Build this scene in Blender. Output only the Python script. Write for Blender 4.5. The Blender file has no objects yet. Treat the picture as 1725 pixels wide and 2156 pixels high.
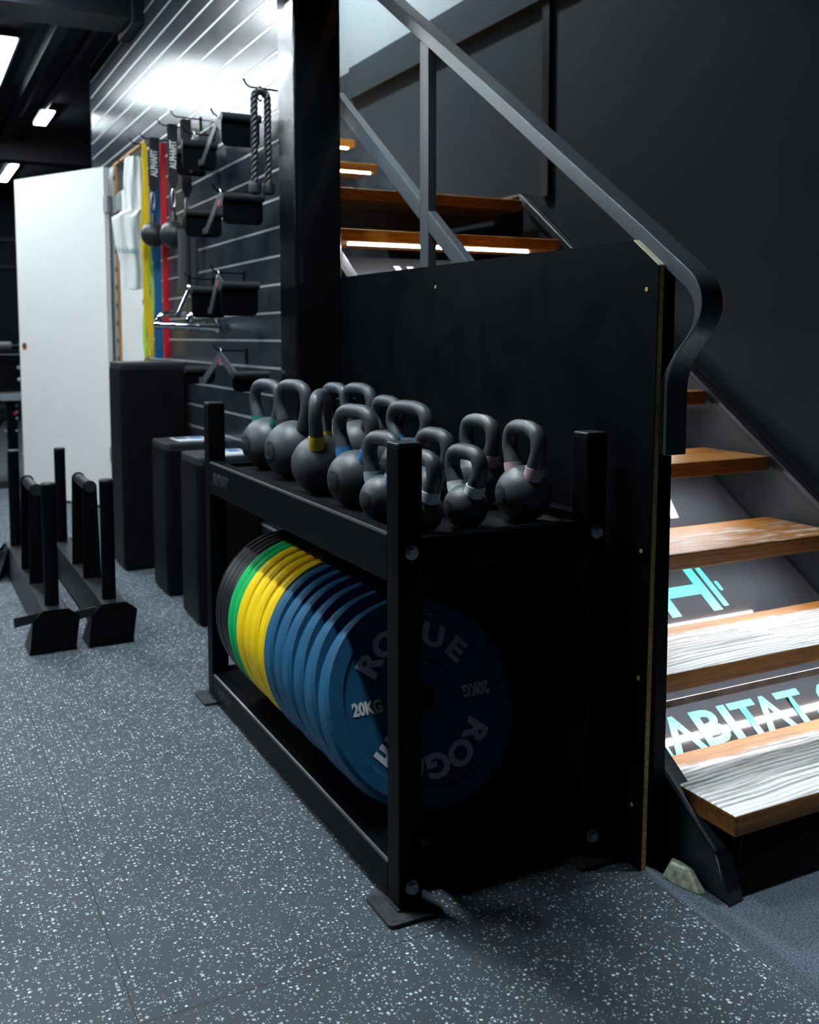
import bpy, bmesh, math, random
from mathutils import Vector, Matrix
random.seed(7)
R = math.radians
PI = math.pi
scene = bpy.context.scene
col = scene.collection

# ------------------------------------------------------------------ camera
cam_d = bpy.data.cameras.new('camera')
cam = bpy.data.objects.new('camera', cam_d)
col.objects.link(cam)
scene.camera = cam
FPX, PX, PY = 2086.34, 861.5, 884.76            # focal length and principal point for the 1725 x 2156 frame
cam_d.sensor_fit = 'HORIZONTAL'
cam_d.sensor_width = 36.0
cam_d.lens = FPX / 1725 * 36.0
cam_d.shift_x = -(PX - 862.5) / 1725
cam_d.shift_y = (PY - 1078.0) / 1725
cam.location = (-0.7966, -1.5923, 1.0885)
yaw, pitch, roll = R(-27.214), R(-4.882), R(-0.066)
cam.rotation_mode = 'XYZ'
cam.matrix_world = (Matrix.Translation(cam.location) @ Matrix.Rotation(yaw, 4, 'Z')
                    @ Matrix.Rotation(PI / 2 + pitch, 4, 'X') @ Matrix.Rotation(roll, 4, 'Z'))
cam_d.clip_start = 0.05
cam_d.dof.use_dof = True
cam_d.dof.focus_distance = 1.95
cam_d.dof.aperture_fstop = 6.3

# ------------------------------------------------------------------ view + world
vs = scene.view_settings
vs.view_transform = 'Standard'
vs.look = 'None'
vs.gamma = 1.0
vs.use_curve_mapping = False
vs.exposure = 0.34
world = bpy.data.worlds.new('world')
scene.world = world
world.use_nodes = True
world.node_tree.nodes['Background'].inputs[0].default_value = (0.25, 0.45, 0.7, 1)
world.node_tree.nodes['Background'].inputs[1].default_value = 0.004

L_COL = (0.84, 0.94, 1.0)
# ceiling fixtures: (x, y0, y1, z, width, strength)  - the lamps themselves are built by ceiling_light()
FIX = [
    (-0.38, 0.30, 1.40, 2.86, 0.10, 150, 'long white ceiling light straight above the plate rack'),
    (-0.95, 1.95, 2.55, 2.86, 0.10, 60, 'long white ceiling light over the aisle beside the foam boxes'),
    (-0.80, 4.40, 6.40, 2.86, 0.12, 52, 'long white ceiling light beyond the dark beam, left of the aisle'),
    (-0.46, 3.35, 3.85, 2.86, 0.08, 150, 'short white ceiling light before the dark beam'),
    (-0.16, 4.88, 6.20, 2.86, 0.14, 20, 'large bright ceiling light cut by the left edge of the photo'),
    (0.33, 6.80, 7.34, 2.86, 0.09, 60, 'small glowing ceiling light alone above the white door'),
    (0.34, 9.55, 10.75, 2.86, 0.09, 40, 'farthest ceiling light, low at the left edge of the photo'),
    (0.10, 9.30, 10.50, 2.86, 0.09, 40, 'short strip of light left of the farthest ceiling light'),
    (-2.70, 1.60, 2.80, 2.86, 0.12, 110, 'ceiling light over the open floor, nearest'),
    (-2.70, 4.60, 5.80, 2.86, 0.12, 60, 'ceiling light over the open floor, middle one'),
]
STAIR_LIGHT = (0.80, 3.10, 3.70, 4.02, 0.12, 620)
LED_STRENGTH = 70.0
DOWNLIGHT = (1.12, -0.42, 2.84, 190.0)     # recessed spot over the foot of the stairs

# ------------------------------------------------------------------ materials
def new_mat(name):
    m = bpy.data.materials.new(name)
    m.use_nodes = True
    nt = m.node_tree
    b = nt.nodes['Principled BSDF']
    return m, nt, b

def mat(name, rgb, rough=0.5, metal=0.0, noise=0.0, nscale=60.0, bump=0.0, bscale=200.0, spec=0.5, coat=0.0, coat_rough=0.1, smudge=0.0):
    m, nt, b = new_mat(name)
    b.inputs['Base Color'].default_value = (*rgb, 1)
    b.inputs['Roughness'].default_value = rough
    b.inputs['Metallic'].default_value = metal
    b.inputs['Specular IOR Level'].default_value = spec
    if coat:
        b.inputs['Coat Weight'].default_value = coat
        b.inputs['Coat Roughness'].default_value = coat_rough
    tc = nt.nodes.new('ShaderNodeTexCoord')
    if noise:
        n = nt.nodes.new('ShaderNodeTexNoise'); n.inputs['Scale'].default_value = nscale; n.inputs['Detail'].default_value = 4
        nt.links.new(tc.outputs['Object'], n.inputs['Vector'])
        r = nt.nodes.new('ShaderNodeMapRange')
        r.inputs[1].default_value = 0.3; r.inputs[2].default_value = 0.7
        r.inputs[3].default_value = 1 - noise; r.inputs[4].default_value = 1 + noise
        nt.links.new(n.outputs['Fac'], r.inputs[0])
        mx = nt.nodes.new('ShaderNodeVectorMath'); mx.operation = 'SCALE'
        mx.inputs[0].default_value = rgb
        nt.links.new(r.outputs[0], mx.inputs['Scale'])
        nt.links.new(mx.outputs[0], b.inputs['Base Color'])
    if smudge:
        n = nt.nodes.new('ShaderNodeTexNoise'); n.inputs['Scale'].default_value = 5; n.inputs['Detail'].default_value = 6; n.inputs['Distortion'].default_value = 1.2
        nt.links.new(tc.outputs['Object'], n.inputs['Vector'])
        r = nt.nodes.new('ShaderNodeMapRange')
        r.inputs[1].default_value = 0.35; r.inputs[2].default_value = 0.7
        r.inputs[3].default_value = rough - smudge; r.inputs[4].default_value = rough + smudge
        nt.links.new(n.outputs['Fac'], r.inputs[0])
        nt.links.new(r.outputs[0], b.inputs['Roughness'])
    if bump:
        n = nt.nodes.new('ShaderNodeTexNoise'); n.inputs['Scale'].default_value = bscale; n.inputs['Detail'].default_value = 3
        nt.links.new(tc.outputs['Object'], n.inputs['Vector'])
        bp = nt.nodes.new('ShaderNodeBump'); bp.inputs['Strength'].default_value = bump; bp.inputs['Distance'].default_value = 0.002
        nt.links.new(n.outputs['Fac'], bp.inputs['Height'])
        nt.links.new(bp.outputs[0], b.inputs['Normal'])
    return m

def emit(name, rgb, strength):
    m, nt, b = new_mat(name)
    b.inputs['Base Color'].default_value = (0.8, 0.8, 0.8, 1)
    b.inputs['Emission Color'].default_value = (*rgb, 1)
    b.inputs['Emission Strength'].default_value = strength
    return m

def rubber_floor():
    m, nt, b = new_mat('speckled_rubber')
    N, Lk = nt.nodes.new, nt.links.new
    tc = N('ShaderNodeTexCoord')
    # white flecks: random cells of two voronoi layers
    def flecks(scale, r0, keep, seed):
        mp = N('ShaderNodeMapping'); mp.inputs['Location'].default_value = (seed, seed * 2.3, 0)
        Lk(tc.outputs['Object'], mp.inputs[0])
        wn = N('ShaderNodeTexNoise'); wn.inputs['Scale'].default_value = scale * 2.2; wn.inputs['Detail'].default_value = 1
        Lk(mp.outputs[0], wn.inputs['Vector'])
        off = N('ShaderNodeVectorMath'); off.operation = 'SCALE'; off.inputs['Scale'].default_value = 0.35 / scale
        Lk(wn.outputs['Color'], off.inputs[0])
        ad = N('ShaderNodeVectorMath'); Lk(mp.outputs[0], ad.inputs[0]); Lk(off.outputs[0], ad.inputs[1])
        v = N('ShaderNodeTexVoronoi'); v.voronoi_dimensions = '2D'; v.inputs['Scale'].default_value = scale
        Lk(ad.outputs[0], v.inputs['Vector'])
        sep = N('ShaderNodeSeparateColor'); Lk(v.outputs['Color'], sep.inputs[0])
        lt = N('ShaderNodeMath'); lt.operation = 'GREATER_THAN'; lt.inputs[1].default_value = 1 - keep
        Lk(sep.outputs[0], lt.inputs[0])
        rad = N('ShaderNodeMapRange'); rad.inputs[3].default_value = r0 * 0.45; rad.inputs[4].default_value = r0
        Lk(sep.outputs[1], rad.inputs[0])
        ds = N('ShaderNodeMath'); ds.operation = 'LESS_THAN'
        Lk(v.outputs['Distance'], ds.inputs[0]); Lk(rad.outputs[0], ds.inputs[1])
        mu = N('ShaderNodeMath'); mu.operation = 'MULTIPLY'; Lk(lt.outputs[0], mu.inputs[0]); Lk(ds.outputs[0], mu.inputs[1])
        br = N('ShaderNodeMapRange'); br.inputs[3].default_value = 0.35; br.inputs[4].default_value = 1.0
        Lk(sep.outputs[2], br.inputs[0])
        mu2 = N('ShaderNodeMath'); mu2.operation = 'MULTIPLY'; Lk(mu.outputs[0], mu2.inputs[0]); Lk(br.outputs[0], mu2.inputs[1])
        return mu2
    a = flecks(112, 0.35, 0.22, 0.0)
    c = flecks(230, 0.34, 0.16, 3.1)
    mxm = N('ShaderNodeMath'); mxm.operation = 'MAXIMUM'; Lk(a.outputs[0], mxm.inputs[0]); Lk(c.outputs[0], mxm.inputs[1])
    # seams between the mats
    sx = N('ShaderNodeSeparateXYZ'); Lk(tc.outputs['Object'], sx.inputs[0])
    def seam(out, phase, period, w):
        ad = N('ShaderNodeMath'); ad.operation = 'ADD'; ad.inputs[1].default_value = -phase + period * 20.5; Lk(out, ad.inputs[0])
        md = N('ShaderNodeMath'); md.operation = 'MODULO'; md.inputs[1].default_value = period; Lk(ad.outputs[0], md.inputs[0])
        sb = N('ShaderNodeMath'); sb.operation = 'SUBTRACT'; sb.inputs[1].default_value = period / 2; Lk(md.outputs[0], sb.inputs[0])
        ab = N('ShaderNodeMath'); ab.operation = 'ABSOLUTE'; Lk(sb.outputs[0], ab.inputs[0])
        l = N('ShaderNodeMath'); l.operation = 'LESS_THAN'; l.inputs[1].default_value = w; Lk(ab.outputs[0], l.inputs[0])
        return l
    s1 = seam(sx.outputs['Y'], -0.075, 1.0, 0.0012)
    s2 = seam(sx.outputs['X'], 0.50, 1.0, 0.0010)
    sm = N('ShaderNodeMath'); sm.operation = 'MAXIMUM'; Lk(s1.outputs[0], sm.inputs[0]); Lk(s2.outputs[0], sm.inputs[1])
    # scuffed base tone
    n = N('ShaderNodeTexNoise'); n.inputs['Scale'].default_value = 3.5; n.inputs['Detail'].default_value = 7; n.inputs['Roughness'].default_value = 0.62
    Lk(tc.outputs['Object'], n.inputs['Vector'])
    cr = N('ShaderNodeValToRGB')
    cr.color_ramp.elements[0].position = 0.3; cr.color_ramp.elements[0].color = (0.038, 0.054, 0.070, 1)
    cr.color_ramp.elements[1].position = 0.75; cr.color_ramp.elements[1].color = (0.062, 0.084, 0.106, 1)
    Lk(n.outputs['Fac'], cr.inputs[0])
    m1 = N('ShaderNodeMix'); m1.data_type = 'RGBA'
    Lk(mxm.outputs[0], m1.inputs['Factor']); Lk(cr.outputs[0], m1.inputs[6]); m1.inputs[7].default_value = (0.80, 0.90, 0.96, 1)
    m2 = N('ShaderNodeMix'); m2.data_type = 'RGBA'
    Lk(sm.outputs[0], m2.inputs['Factor']); Lk(m1.outputs[2], m2.inputs[6]); m2.inputs[7].default_value = (0.008, 0.010, 0.013, 1)
    Lk(m2.outputs[2], b.inputs['Base Color'])
    b.inputs['Roughness'].default_value = 0.62
    fn = N('ShaderNodeTexNoise'); fn.inputs['Scale'].default_value = 420; fn.inputs['Detail'].default_value = 2
    Lk(tc.outputs['Object'], fn.inputs['Vector'])
    bp = N('ShaderNodeBump'); bp.inputs['Strength'].default_value = 0.35; bp.inputs['Distance'].default_value = 0.001
    Lk(fn.outputs['Fac'], bp.inputs['Height']); Lk(bp.outputs[0], b.inputs['Normal'])
    return m

def carpet():
    m, nt, b = new_mat('grey_carpet')
    N, Lk = nt.nodes.new, nt.links.new
    tc = N('ShaderNodeTexCoord')
    n = N('ShaderNodeTexNoise'); n.inputs['Scale'].default_value = 260; n.inputs['Detail'].default_value = 4; n.inputs['Roughness'].default_value = 0.85
    Lk(tc.outputs['Object'], n.inputs['Vector'])
    cr = N('ShaderNodeValToRGB')
    cr.color_ramp.elements[0].position = 0.38; cr.color_ramp.elements[0].color = (0.030, 0.042, 0.056, 1)
    cr.color_ramp.elements[1].position = 0.66; cr.color_ramp.elements[1].color = (0.24, 0.30, 0.36, 1)
    Lk(n.outputs['Fac'], cr.inputs[0]); Lk(cr.outputs[0], b.inputs['Base Color'])
    b.inputs['Roughness'].default_value = 0.95
    b.inputs['Specular IOR Level'].default_value = 0.1
    bp = N('ShaderNodeBump'); bp.inputs['Strength'].default_value = 1.0; bp.inputs['Distance'].default_value = 0.004
    Lk(n.outputs['Fac'], bp.inputs['Height']); Lk(bp.outputs[0], b.inputs['Normal'])
    return m

def wood(name, wear, tone=1.0):
    """stained tread timber; wear 0..1 sets how much of the walked-on top is scuffed down to grey grain"""
    m, nt, b = new_mat(name)
    N, Lk = nt.nodes.new, nt.links.new
    tc = N('ShaderNodeTexCoord')
    mp = N('ShaderNodeMapping'); mp.inputs['Scale'].default_value = (1.3, 40, 40)
    Lk(tc.outputs['Object'], mp.inputs[0])
    dn = N('ShaderNodeTexNoise'); dn.inputs['Scale'].default_value = 1.2; dn.inputs['Detail'].default_value = 3
    Lk(tc.outputs['Object'], dn.inputs['Vector'])
    sc = N('ShaderNodeVectorMath'); sc.operation = 'SCALE'; sc.inputs['Scale'].default_value = 3.0; Lk(dn.outputs['Color'], sc.inputs[0])
    ad = N('ShaderNodeVectorMath'); Lk(mp.outputs[0], ad.inputs[0]); Lk(sc.outputs[0], ad.inputs[1])
    g = N('ShaderNodeTexNoise'); g.inputs['Scale'].default_value = 2.2; g.inputs['Detail'].default_value = 11; g.inputs['Roughness'].default_value = 0.74
    Lk(ad.outputs[0], g.inputs['Vector'])
    wv = N('ShaderNodeTexWave'); wv.bands_direction = 'Y'; wv.inputs['Scale'].default_value = 0.55; wv.inputs['Distortion'].default_value = 3.5; wv.inputs['Detail'].default_value = 3
    Lk(ad.outputs[0], wv.inputs['Vector'])
    st = N('ShaderNodeValToRGB')
    st.color_ramp.elements[0].position = 0.3; st.color_ramp.elements[0].color = (0.10 * tone, 0.032 * tone ** 1.15, 0.005, 1)
    st.color_ramp.elements[1].position = 0.7; st.color_ramp.elements[1].color = (0.44 * tone, 0.175 * tone ** 1.15, 0.024, 1)
    Lk(g.outputs['Fac'], st.inputs[0])
    gr = N('ShaderNodeValToRGB')
    gr.color_ramp.elements[0].position = 0.34; gr.color_ramp.elements[0].color = (0.07, 0.065, 0.055, 1)
    gr.color_ramp.elements[1].position = 0.58; gr.color_ramp.elements[1].color = (0.72, 0.74, 0.74, 1)
    gm = N('ShaderNodeMath'); gm.operation = 'MULTIPLY_ADD'; gm.inputs[1].default_value = 0.12; Lk(wv.outputs['Fac'], gm.inputs[0]); 
    g2 = N('ShaderNodeMath'); g2.operation = 'MULTIPLY'; g2.inputs[1].default_value = 0.90; Lk(g.outputs['Fac'], g2.inputs[0]); Lk(g2.outputs[0], gm.inputs[2])
    Lk(gm.outputs[0], gr.inputs[0])
    # wear mask: top faces, middle and nose of the board, broken up by streaky noise
    geo = N('ShaderNodeNewGeometry'); sn = N('ShaderNodeSeparateXYZ'); Lk(geo.outputs['Normal'], sn.inputs[0])
    up = N('ShaderNodeMath'); up.operation = 'GREATER_THAN'; up.inputs[1].default_value = 0.6; Lk(sn.outputs['Z'], up.inputs[0])
    sp = N('ShaderNodeSeparateXYZ'); Lk(tc.outputs['Object'], sp.inputs[0])
    fy = N('ShaderNodeMapRange'); fy.inputs[1].default_value = 0.262; fy.inputs[2].default_value = 0.19; fy.inputs[3].default_value = 0.0; fy.inputs[4].default_value = 1.0
    Lk(sp.outputs['Y'], fy.inputs[0])
    mp2 = N('ShaderNodeMapping'); mp2.inputs['Scale'].default_value = (5, 22, 22); Lk(tc.outputs['Object'], mp2.inputs[0])
    wn = N('ShaderNodeTexNoise'); wn.inputs['Scale'].default_value = 1.6; wn.inputs['Detail'].default_value = 9; wn.inputs['Roughness'].default_value = 0.72
    Lk(mp2.outputs[0], wn.inputs['Vector'])
    s1 = N('ShaderNodeMath'); s1.operation = 'ADD'; Lk(fy.outputs[0], s1.inputs[0]); Lk(wn.outputs['Fac'], s1.inputs[1])
    ms = N('ShaderNodeMapRange'); ms.inputs[1].default_value = 1.55 - wear; ms.inputs[2].default_value = 1.75 - wear
    Lk(s1.outputs[0], ms.inputs[0])
    mk = N('ShaderNodeMath'); mk.operation = 'MULTIPLY'; Lk(ms.outputs[0], mk.inputs[0]); Lk(up.outputs[0], mk.inputs[1])
    mx = N('ShaderNodeMix'); mx.data_type = 'RGBA'; Lk(mk.outputs[0], mx.inputs['Factor']); Lk(st.outputs[0], mx.inputs[6]); Lk(gr.outputs[0], mx.inputs[7])
    Lk(mx.outputs[2], b.inputs['Base Color'])
    ro = N('ShaderNodeMapRange'); ro.inputs[3].default_value = 0.38; ro.inputs[4].default_value = 0.7; Lk(mk.outputs[0], ro.inputs[0]); Lk(ro.outputs[0], b.inputs['Roughness'])
    bp = N('ShaderNodeBump'); bp.inputs['Strength'].default_value = 0.9; bp.inputs['Distance'].default_value = 0.003
    Lk(gm.outputs[0], bp.inputs['Height']); Lk(bp.outputs[0], b.inputs['Normal'])
    return m

M = {
    'floor': rubber_floor(), 'carpet': carpet(),
    'wood_worn': wood('worn_timber', 0.50), 'wood_mid': wood('part_worn_timber', 0.06), 'wood': wood('stained_timber', -0.4), 'wood_lit': wood('lit_stained_timber', -0.4, 1.55),  # last one is a brightened copy: light on the upper treads put into the colour
    'powder': mat('black_powder_coat', (0.0015, 0.0024, 0.0036), 0.42, spec=0.08, bump=0.25, bscale=700),
    'edge': mat('edge_highlight_gloss', (0.030, 0.036, 0.044), 0.30, spec=1.0, bump=0.1, bscale=500),  # paler and glossier than the rails, to carry their edge highlight
    'str': mat('stringer_paint', (0.016, 0.023, 0.030), 0.36, spec=0.5, bump=0.25, bscale=300),
    'shelf': mat('black_shelf_sheet', (0.004, 0.005, 0.006), 0.6, spec=0.12, noise=0.3, nscale=30),
    'powder2': mat('charcoal_powder_coat', (0.014, 0.017, 0.020), 0.40, spec=0.4, bump=0.2, bscale=600),
    'gloss_black': mat('glossy_black_paint', (0.002, 0.003, 0.004), 0.17, bump=0.35, bscale=320, coat=0.6, coat_rough=0.08),
    'rail': mat('black_brushed_paint', (0.045, 0.057, 0.068), 0.33, bump=0.25, bscale=120, spec=0.9),
    'iron': mat('kettlebell_iron', (0.048, 0.058, 0.070), 0.42, spec=0.6, noise=0.12, nscale=40, bump=0.35, bscale=330),
    'emblem': mat('emblem_iron', (0.012, 0.013, 0.015), 0.5),
    'emboss': mat('raised_lettering', (0.075, 0.085, 0.095), 0.4),
    'zinc': mat('zinc_bolt', (0.42, 0.50, 0.55), 0.42, metal=0.35, noise=0.25, nscale=300),
    'steel': mat('bare_steel', (0.50, 0.52, 0.54), 0.3, metal=1.0),
    'chrome': mat('chrome', (0.80, 0.83, 0.86), 0.10, metal=1.0),
    'galv': mat('galvanised_hinge', (0.34, 0.37, 0.40), 0.45, metal=0.6, noise=0.2, nscale=80),
    'panel': mat('black_laminate', (0.0016, 0.0028, 0.004), 0.5, spec=0.06, smudge=0.10, bump=0.06, bscale=500),
    'ply': mat('plywood_edge', (0.50, 0.33, 0.10), 0.8, noise=0.4, nscale=120),
    'ply_pale': mat('pale_cut_edge', (0.50, 0.50, 0.36), 0.8, noise=0.1),
    'slat': mat('slatwall_laminate', (0.018, 0.026, 0.036), 0.25, smudge=0.012, bump=0.05, bscale=300),
    'alu': mat('aluminium_insert', (0.55, 0.58, 0.60), 0.42, metal=0.7),
    'wall': mat('dark_wall_paint', (0.017, 0.0225, 0.027), 0.8, spec=0.06, noise=0.08, nscale=2.5, bump=0.05, bscale=60),
    'wall_dark': mat('black_wall_paint', (0.008, 0.013, 0.018), 0.7, spec=0.2),
    'white': mat('white_wall_paint', (0.50, 0.55, 0.57), 0.6, noise=0.03, nscale=4),
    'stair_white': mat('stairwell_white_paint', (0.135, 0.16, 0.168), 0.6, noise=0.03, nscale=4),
    'door': mat('off_white_door_paint', (0.72, 0.73, 0.71), 0.45, noise=0.015, nscale=6),
    'jamb': mat('orange_timber_strip', (0.45, 0.22, 0.07), 0.6, noise=0.2, nscale=30),
    'ceil': mat('dark_ceiling', (0.012, 0.016, 0.020), 0.85, spec=0.2, noise=0.3, nscale=9, bump=0.4, bscale=60),
    'beam': mat('dark_beam_steel', (0.010, 0.014, 0.018), 0.5, spec=0.3),
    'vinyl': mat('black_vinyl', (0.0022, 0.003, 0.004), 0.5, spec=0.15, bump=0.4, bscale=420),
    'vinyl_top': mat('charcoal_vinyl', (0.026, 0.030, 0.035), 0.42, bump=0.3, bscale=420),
    'paper': mat('white_label', (0.70, 0.75, 0.80), 0.5),
    'ink': mat('black_print', (0.02, 0.02, 0.02), 0.5),
    'blue_print': mat('blue_print', (0.03, 0.16, 0.38), 0.5),
    'p_blue': mat('blue_rubber', (0.014, 0.105, 0.215), 0.55, spec=0.22, noise=0.12, nscale=25, bump=0.1, bscale=250),
    'p_yellow': mat('yellow_rubber', (0.96, 0.66, 0.002), 0.55, spec=0.22, noise=0.05, nscale=25),
    'p_green': mat('green_rubber', (0.004, 0.50, 0.13), 0.55, spec=0.22, noise=0.05, nscale=25),
    'p_black': mat('black_rubber', (0.012, 0.013, 0.015), 0.38, noise=0.1, nscale=25),
    'p_text': mat('grey_plate_print', (0.72, 0.80, 0.84), 0.6),
    'white_print': mat('white_print', (0.75, 0.78, 0.80), 0.5),
    'teal': mat('teal_print', (0.075, 0.50, 0.42), 0.35),
    'teal_cloth': mat('pale_teal_print', (0.10, 0.28, 0.34), 0.8),
    'board': mat('glossy_sign_panel', (0.034, 0.037, 0.044), 0.07, noise=0.02, nscale=200),
    'rust': mat('rusty_angle', (0.22, 0.19, 0.18), 0.6, noise=0.7, nscale=12),
    'strap': mat('black_webbing', (0.014, 0.015, 0.018), 0.7, bump=0.5, bscale=500),
    'ball': mat('black_grip_ball', (0.014, 0.015, 0.017), 0.42, bump=0.3, bscale=150),
    'foot': mat('scuffed_foot_plate', (0.030, 0.036, 0.042), 0.5, noise=0.5, nscale=70, bump=0.3, bscale=200),
    'foam': mat('grey_foam_grip', (0.035, 0.038, 0.043), 0.8, bump=0.4, bscale=300),
    'rope': mat('black_nylon_rope', (0.016, 0.017, 0.020), 0.42),
    'cloth': mat('white_cloth', (0.78, 0.80, 0.82), 0.85, bump=0.2, bscale=120),
    'b_yellow': mat('yellow_band', (0.85, 0.60, 0.01), 0.5),
    'b_lime': mat('lime_band', (0.52, 0.72, 0.10), 0.5),
    'b_blue': mat('blue_band', (0.01, 0.13, 0.32), 0.5),
    'b_red': mat('red_band', (0.60, 0.008, 0.018), 0.5),
    'b_purple': mat('purple_band', (0.09, 0.02, 0.07), 0.5),
    'pink': mat('pink_print', (0.65, 0.05, 0.12), 0.5),
    'grip_metal': mat('grey_coated_steel', (0.060, 0.066, 0.074), 0.42),
    'debris': mat('crumbled_plaster', (0.33, 0.37, 0.28), 0.9, noise=0.5, nscale=60, bump=1.0, bscale=90),
    'pad': mat('grey_pad', (0.20, 0.23, 0.27), 0.35),
    'red_plastic': mat('red_plastic', (0.5, 0.01, 0.02), 0.4),
    'c_green': mat('green_collar', (0.02, 0.16, 0.13), 0.45), 'c_black': mat('black_collar', (0.03, 0.034, 0.04), 0.45),
    'c_yellow': mat('yellow_collar', (0.75, 0.52, 0.02), 0.45), 'c_blue': mat('blue_collar', (0.03, 0.19, 0.42), 0.45),
    'c_grey': mat('grey_blue_collar', (0.28, 0.37, 0.45), 0.45), 'c_white': mat('white_collar', (0.72, 0.80, 0.84), 0.45),
    'c_pink': mat('pink_collar', (0.50, 0.33, 0.40), 0.45),
    'led': emit('led_tape_light', (0.93, 0.97, 1.0), LED_STRENGTH),
}

# ------------------------------------------------------------------ mesh helpers
def wpos(o):
    v = Vector((0, 0, 0))
    while o is not None:
        v += o.location; o = o.parent
    return v

class MB:
    """collects shapes in world (or local) coordinates; build() links them as ONE mesh object"""
    def __init__(s): s.bm = bmesh.new()
    def poly(s, vs, fs):
        b = [s.bm.verts.new(v) for v in vs]
        for f in fs:
            try: s.bm.faces.new([b[i] for i in f])
            except ValueError: pass
        return s
    def box(s, x0, x1, y0, y1, z0, z1):
        x0, x1 = min(x0, x1), max(x0, x1); y0, y1 = min(y0, y1), max(y0, y1); z0, z1 = min(z0, z1), max(z0, z1)
        v = [(x0, y0, z0), (x1, y0, z0), (x1, y1, z0), (x0, y1, z0), (x0, y0, z1), (x1, y0, z1), (x1, y1, z1), (x0, y1, z1)]
        return s.poly(v, [(0, 3, 2, 1), (4, 5, 6, 7), (0, 1, 5, 4), (1, 2, 6, 5), (2, 3, 7, 6), (3, 0, 4, 7)])
    def prism(s, pts, axis, a, b):
        """closed 2-D outline extruded along an axis: 'x' pts=(y,z), 'y' pts=(x,z), 'z' pts=(x,y)"""
        def P(p, t):
            return {'x': (t, p[0], p[1]), 'y': (p[0], t, p[1]), 'z': (p[0], p[1], t)}[axis]
        n = len(pts)
        v = [P(p, a) for p in pts] + [P(p, b) for p in pts]
        f = [tuple(range(n))[::-1], tuple(range(n, 2 * n))] + [(i, (i + 1) % n, n + (i + 1) % n, n + i) for i in range(n)]
        return s.poly(v, f)
    def tube(s, path, r, seg=12, caps=True, flat=None):
        """round tube along a path; r may be a list; flat=(a,b) squashes the section"""
        P = [Vector(p) for p in path]; n = len(P)
        rr = r if isinstance(r, (list, tuple)) else [r] * n
        T = []
        for i in range(n):
            t = (P[min(i + 1, n - 1)] - P[max(i - 1, 0)])
            T.append(t.normalized() if t.length > 1e-9 else Vector((0, 0, 1)))
        ref = Vector((0, 0, 1)) if abs(T[0].z) < 0.9 else Vector((1, 0, 0))
        u = T[0].cross(ref).normalized(); rings = []
        for i in range(n):
            u = (u - T[i] * u.dot(T[i])).normalized(); w = T[i].cross(u)
            rings.append([s.bm.verts.new(P[i] + (u * math.cos(2 * PI * k / seg) + w * math.sin(2 * PI * k / seg)) * rr[i]) for k in range(seg)])
        for i in range(n - 1):
            for k in range(seg):
                s.bm.faces.new([rings[i][k], rings[i][(k + 1) % seg], rings[i + 1][(k + 1) % seg], rings[i + 1][k]])
        if caps:
            s.bm.faces.new(rings[0][::-1]); s.bm.faces.new(rings[-1])
        return s
    def lathe(s, prof, axis='z', c=(0, 0, 0), seg=48):
        """prof = [(r, t)] revolved about an axis through c"""
        c = Vector(c); rings = []
        for r, t in prof:
            ring = []
            if r < 1e-6:
                p = {'z': (0, 0, t), 'y': (0, t, 0), 'x': (t, 0, 0)}[axis]
                ring = [s.bm.verts.new(c + Vector(p))]
            else:
                for k in range(seg):
                    a = 2 * PI * k / seg; ca, sa = r * math.cos(a), r * math.sin(a)
                    p = {'z': (ca, sa, t), 'y': (ca, t, sa), 'x': (t, ca, sa)}[axis]
                    ring.append(s.bm.verts.new(c + Vector(p)))
            rings.append(ring)
        for A, B in zip(rings, rings[1:]):
            if len(A) == 1 and len(B) == 1: continue
            for k in range(seg):
                k2 = (k + 1) % seg
                if len(A) == 1: f = [A[0], B[k], B[k2]]
                elif len(B) == 1: f = [A[k], A[k2], B[0]]
                else: f = [A[k], A[k2], B[k2], B[k]]
                s.bm.faces.new(f)
        return s
    def ball(s, c, r, seg=32, zs=1.0):
        prof = [(r * math.sin(PI * i / (seg // 2)), -r * zs * math.cos(PI * i / (seg // 2))) for i in range(seg // 2 + 1)]
        prof[0] = (0, -r * zs); prof[-1] = (0, r * zs)
        return s.lathe(prof, 'z', c, seg)
    def sweep(s, path, prof):
        """path: list of (origin, u, v) frames; prof: 2-D outline in (u, v)"""
        rings = [[s.bm.verts.new(Vector(o) + Vector(u) * a + Vector(v) * b) for a, b in prof] for o, u, v in path]
        n = len(prof)
        for A, B in zip(rings, rings[1:]):
            for k in range(n): s.bm.faces.new([A[k], A[(k + 1) % n], B[(k + 1) % n], B[k]])
        s.bm.faces.new(rings[0][::-1]); s.bm.faces.new(rings[-1])
        return s
    def build(s, name, m, parent=None, local=False, bevel=0.0, segs=2, smooth=35):
        bm = s.bm
        bmesh.ops.remove_doubles(bm, verts=bm.verts, dist=1e-6)
        bmesh.ops.recalc_face_normals(bm, faces=bm.faces)
        if bevel:
            es = [e for e in bm.edges if len(e.link_faces) == 2 and e.calc_face_angle(0) > R(25)]
            bmesh.ops.bevel(bm, geom=es, offset=bevel, segments=segs, affect='EDGES', clamp_overlap=True, profile=0.5)
        if parent is not None and not local:
            bmesh.ops.translate(bm, verts=bm.verts, vec=-wpos(parent))
        me = bpy.data.meshes.new(name); bm.to_mesh(me); bm.free()
        for p in me.polygons: p.use_smooth = True
        me.set_sharp_from_angle(angle=R(smooth))
        me.materials.append(m)
        o = bpy.data.objects.new(name, me); col.objects.link(o)
        if parent is not None: o.parent = parent
        if bevel: o.modifiers.new('weighted_normal', 'WEIGHTED_NORMAL').keep_sharp = True
        return o

def center_origin(o, loc):
    """move a top-level mesh's origin to loc without moving the mesh"""
    loc = Vector(loc)
    o.data.transform(Matrix.Translation(-loc)); o.location = loc
    return o

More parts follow.
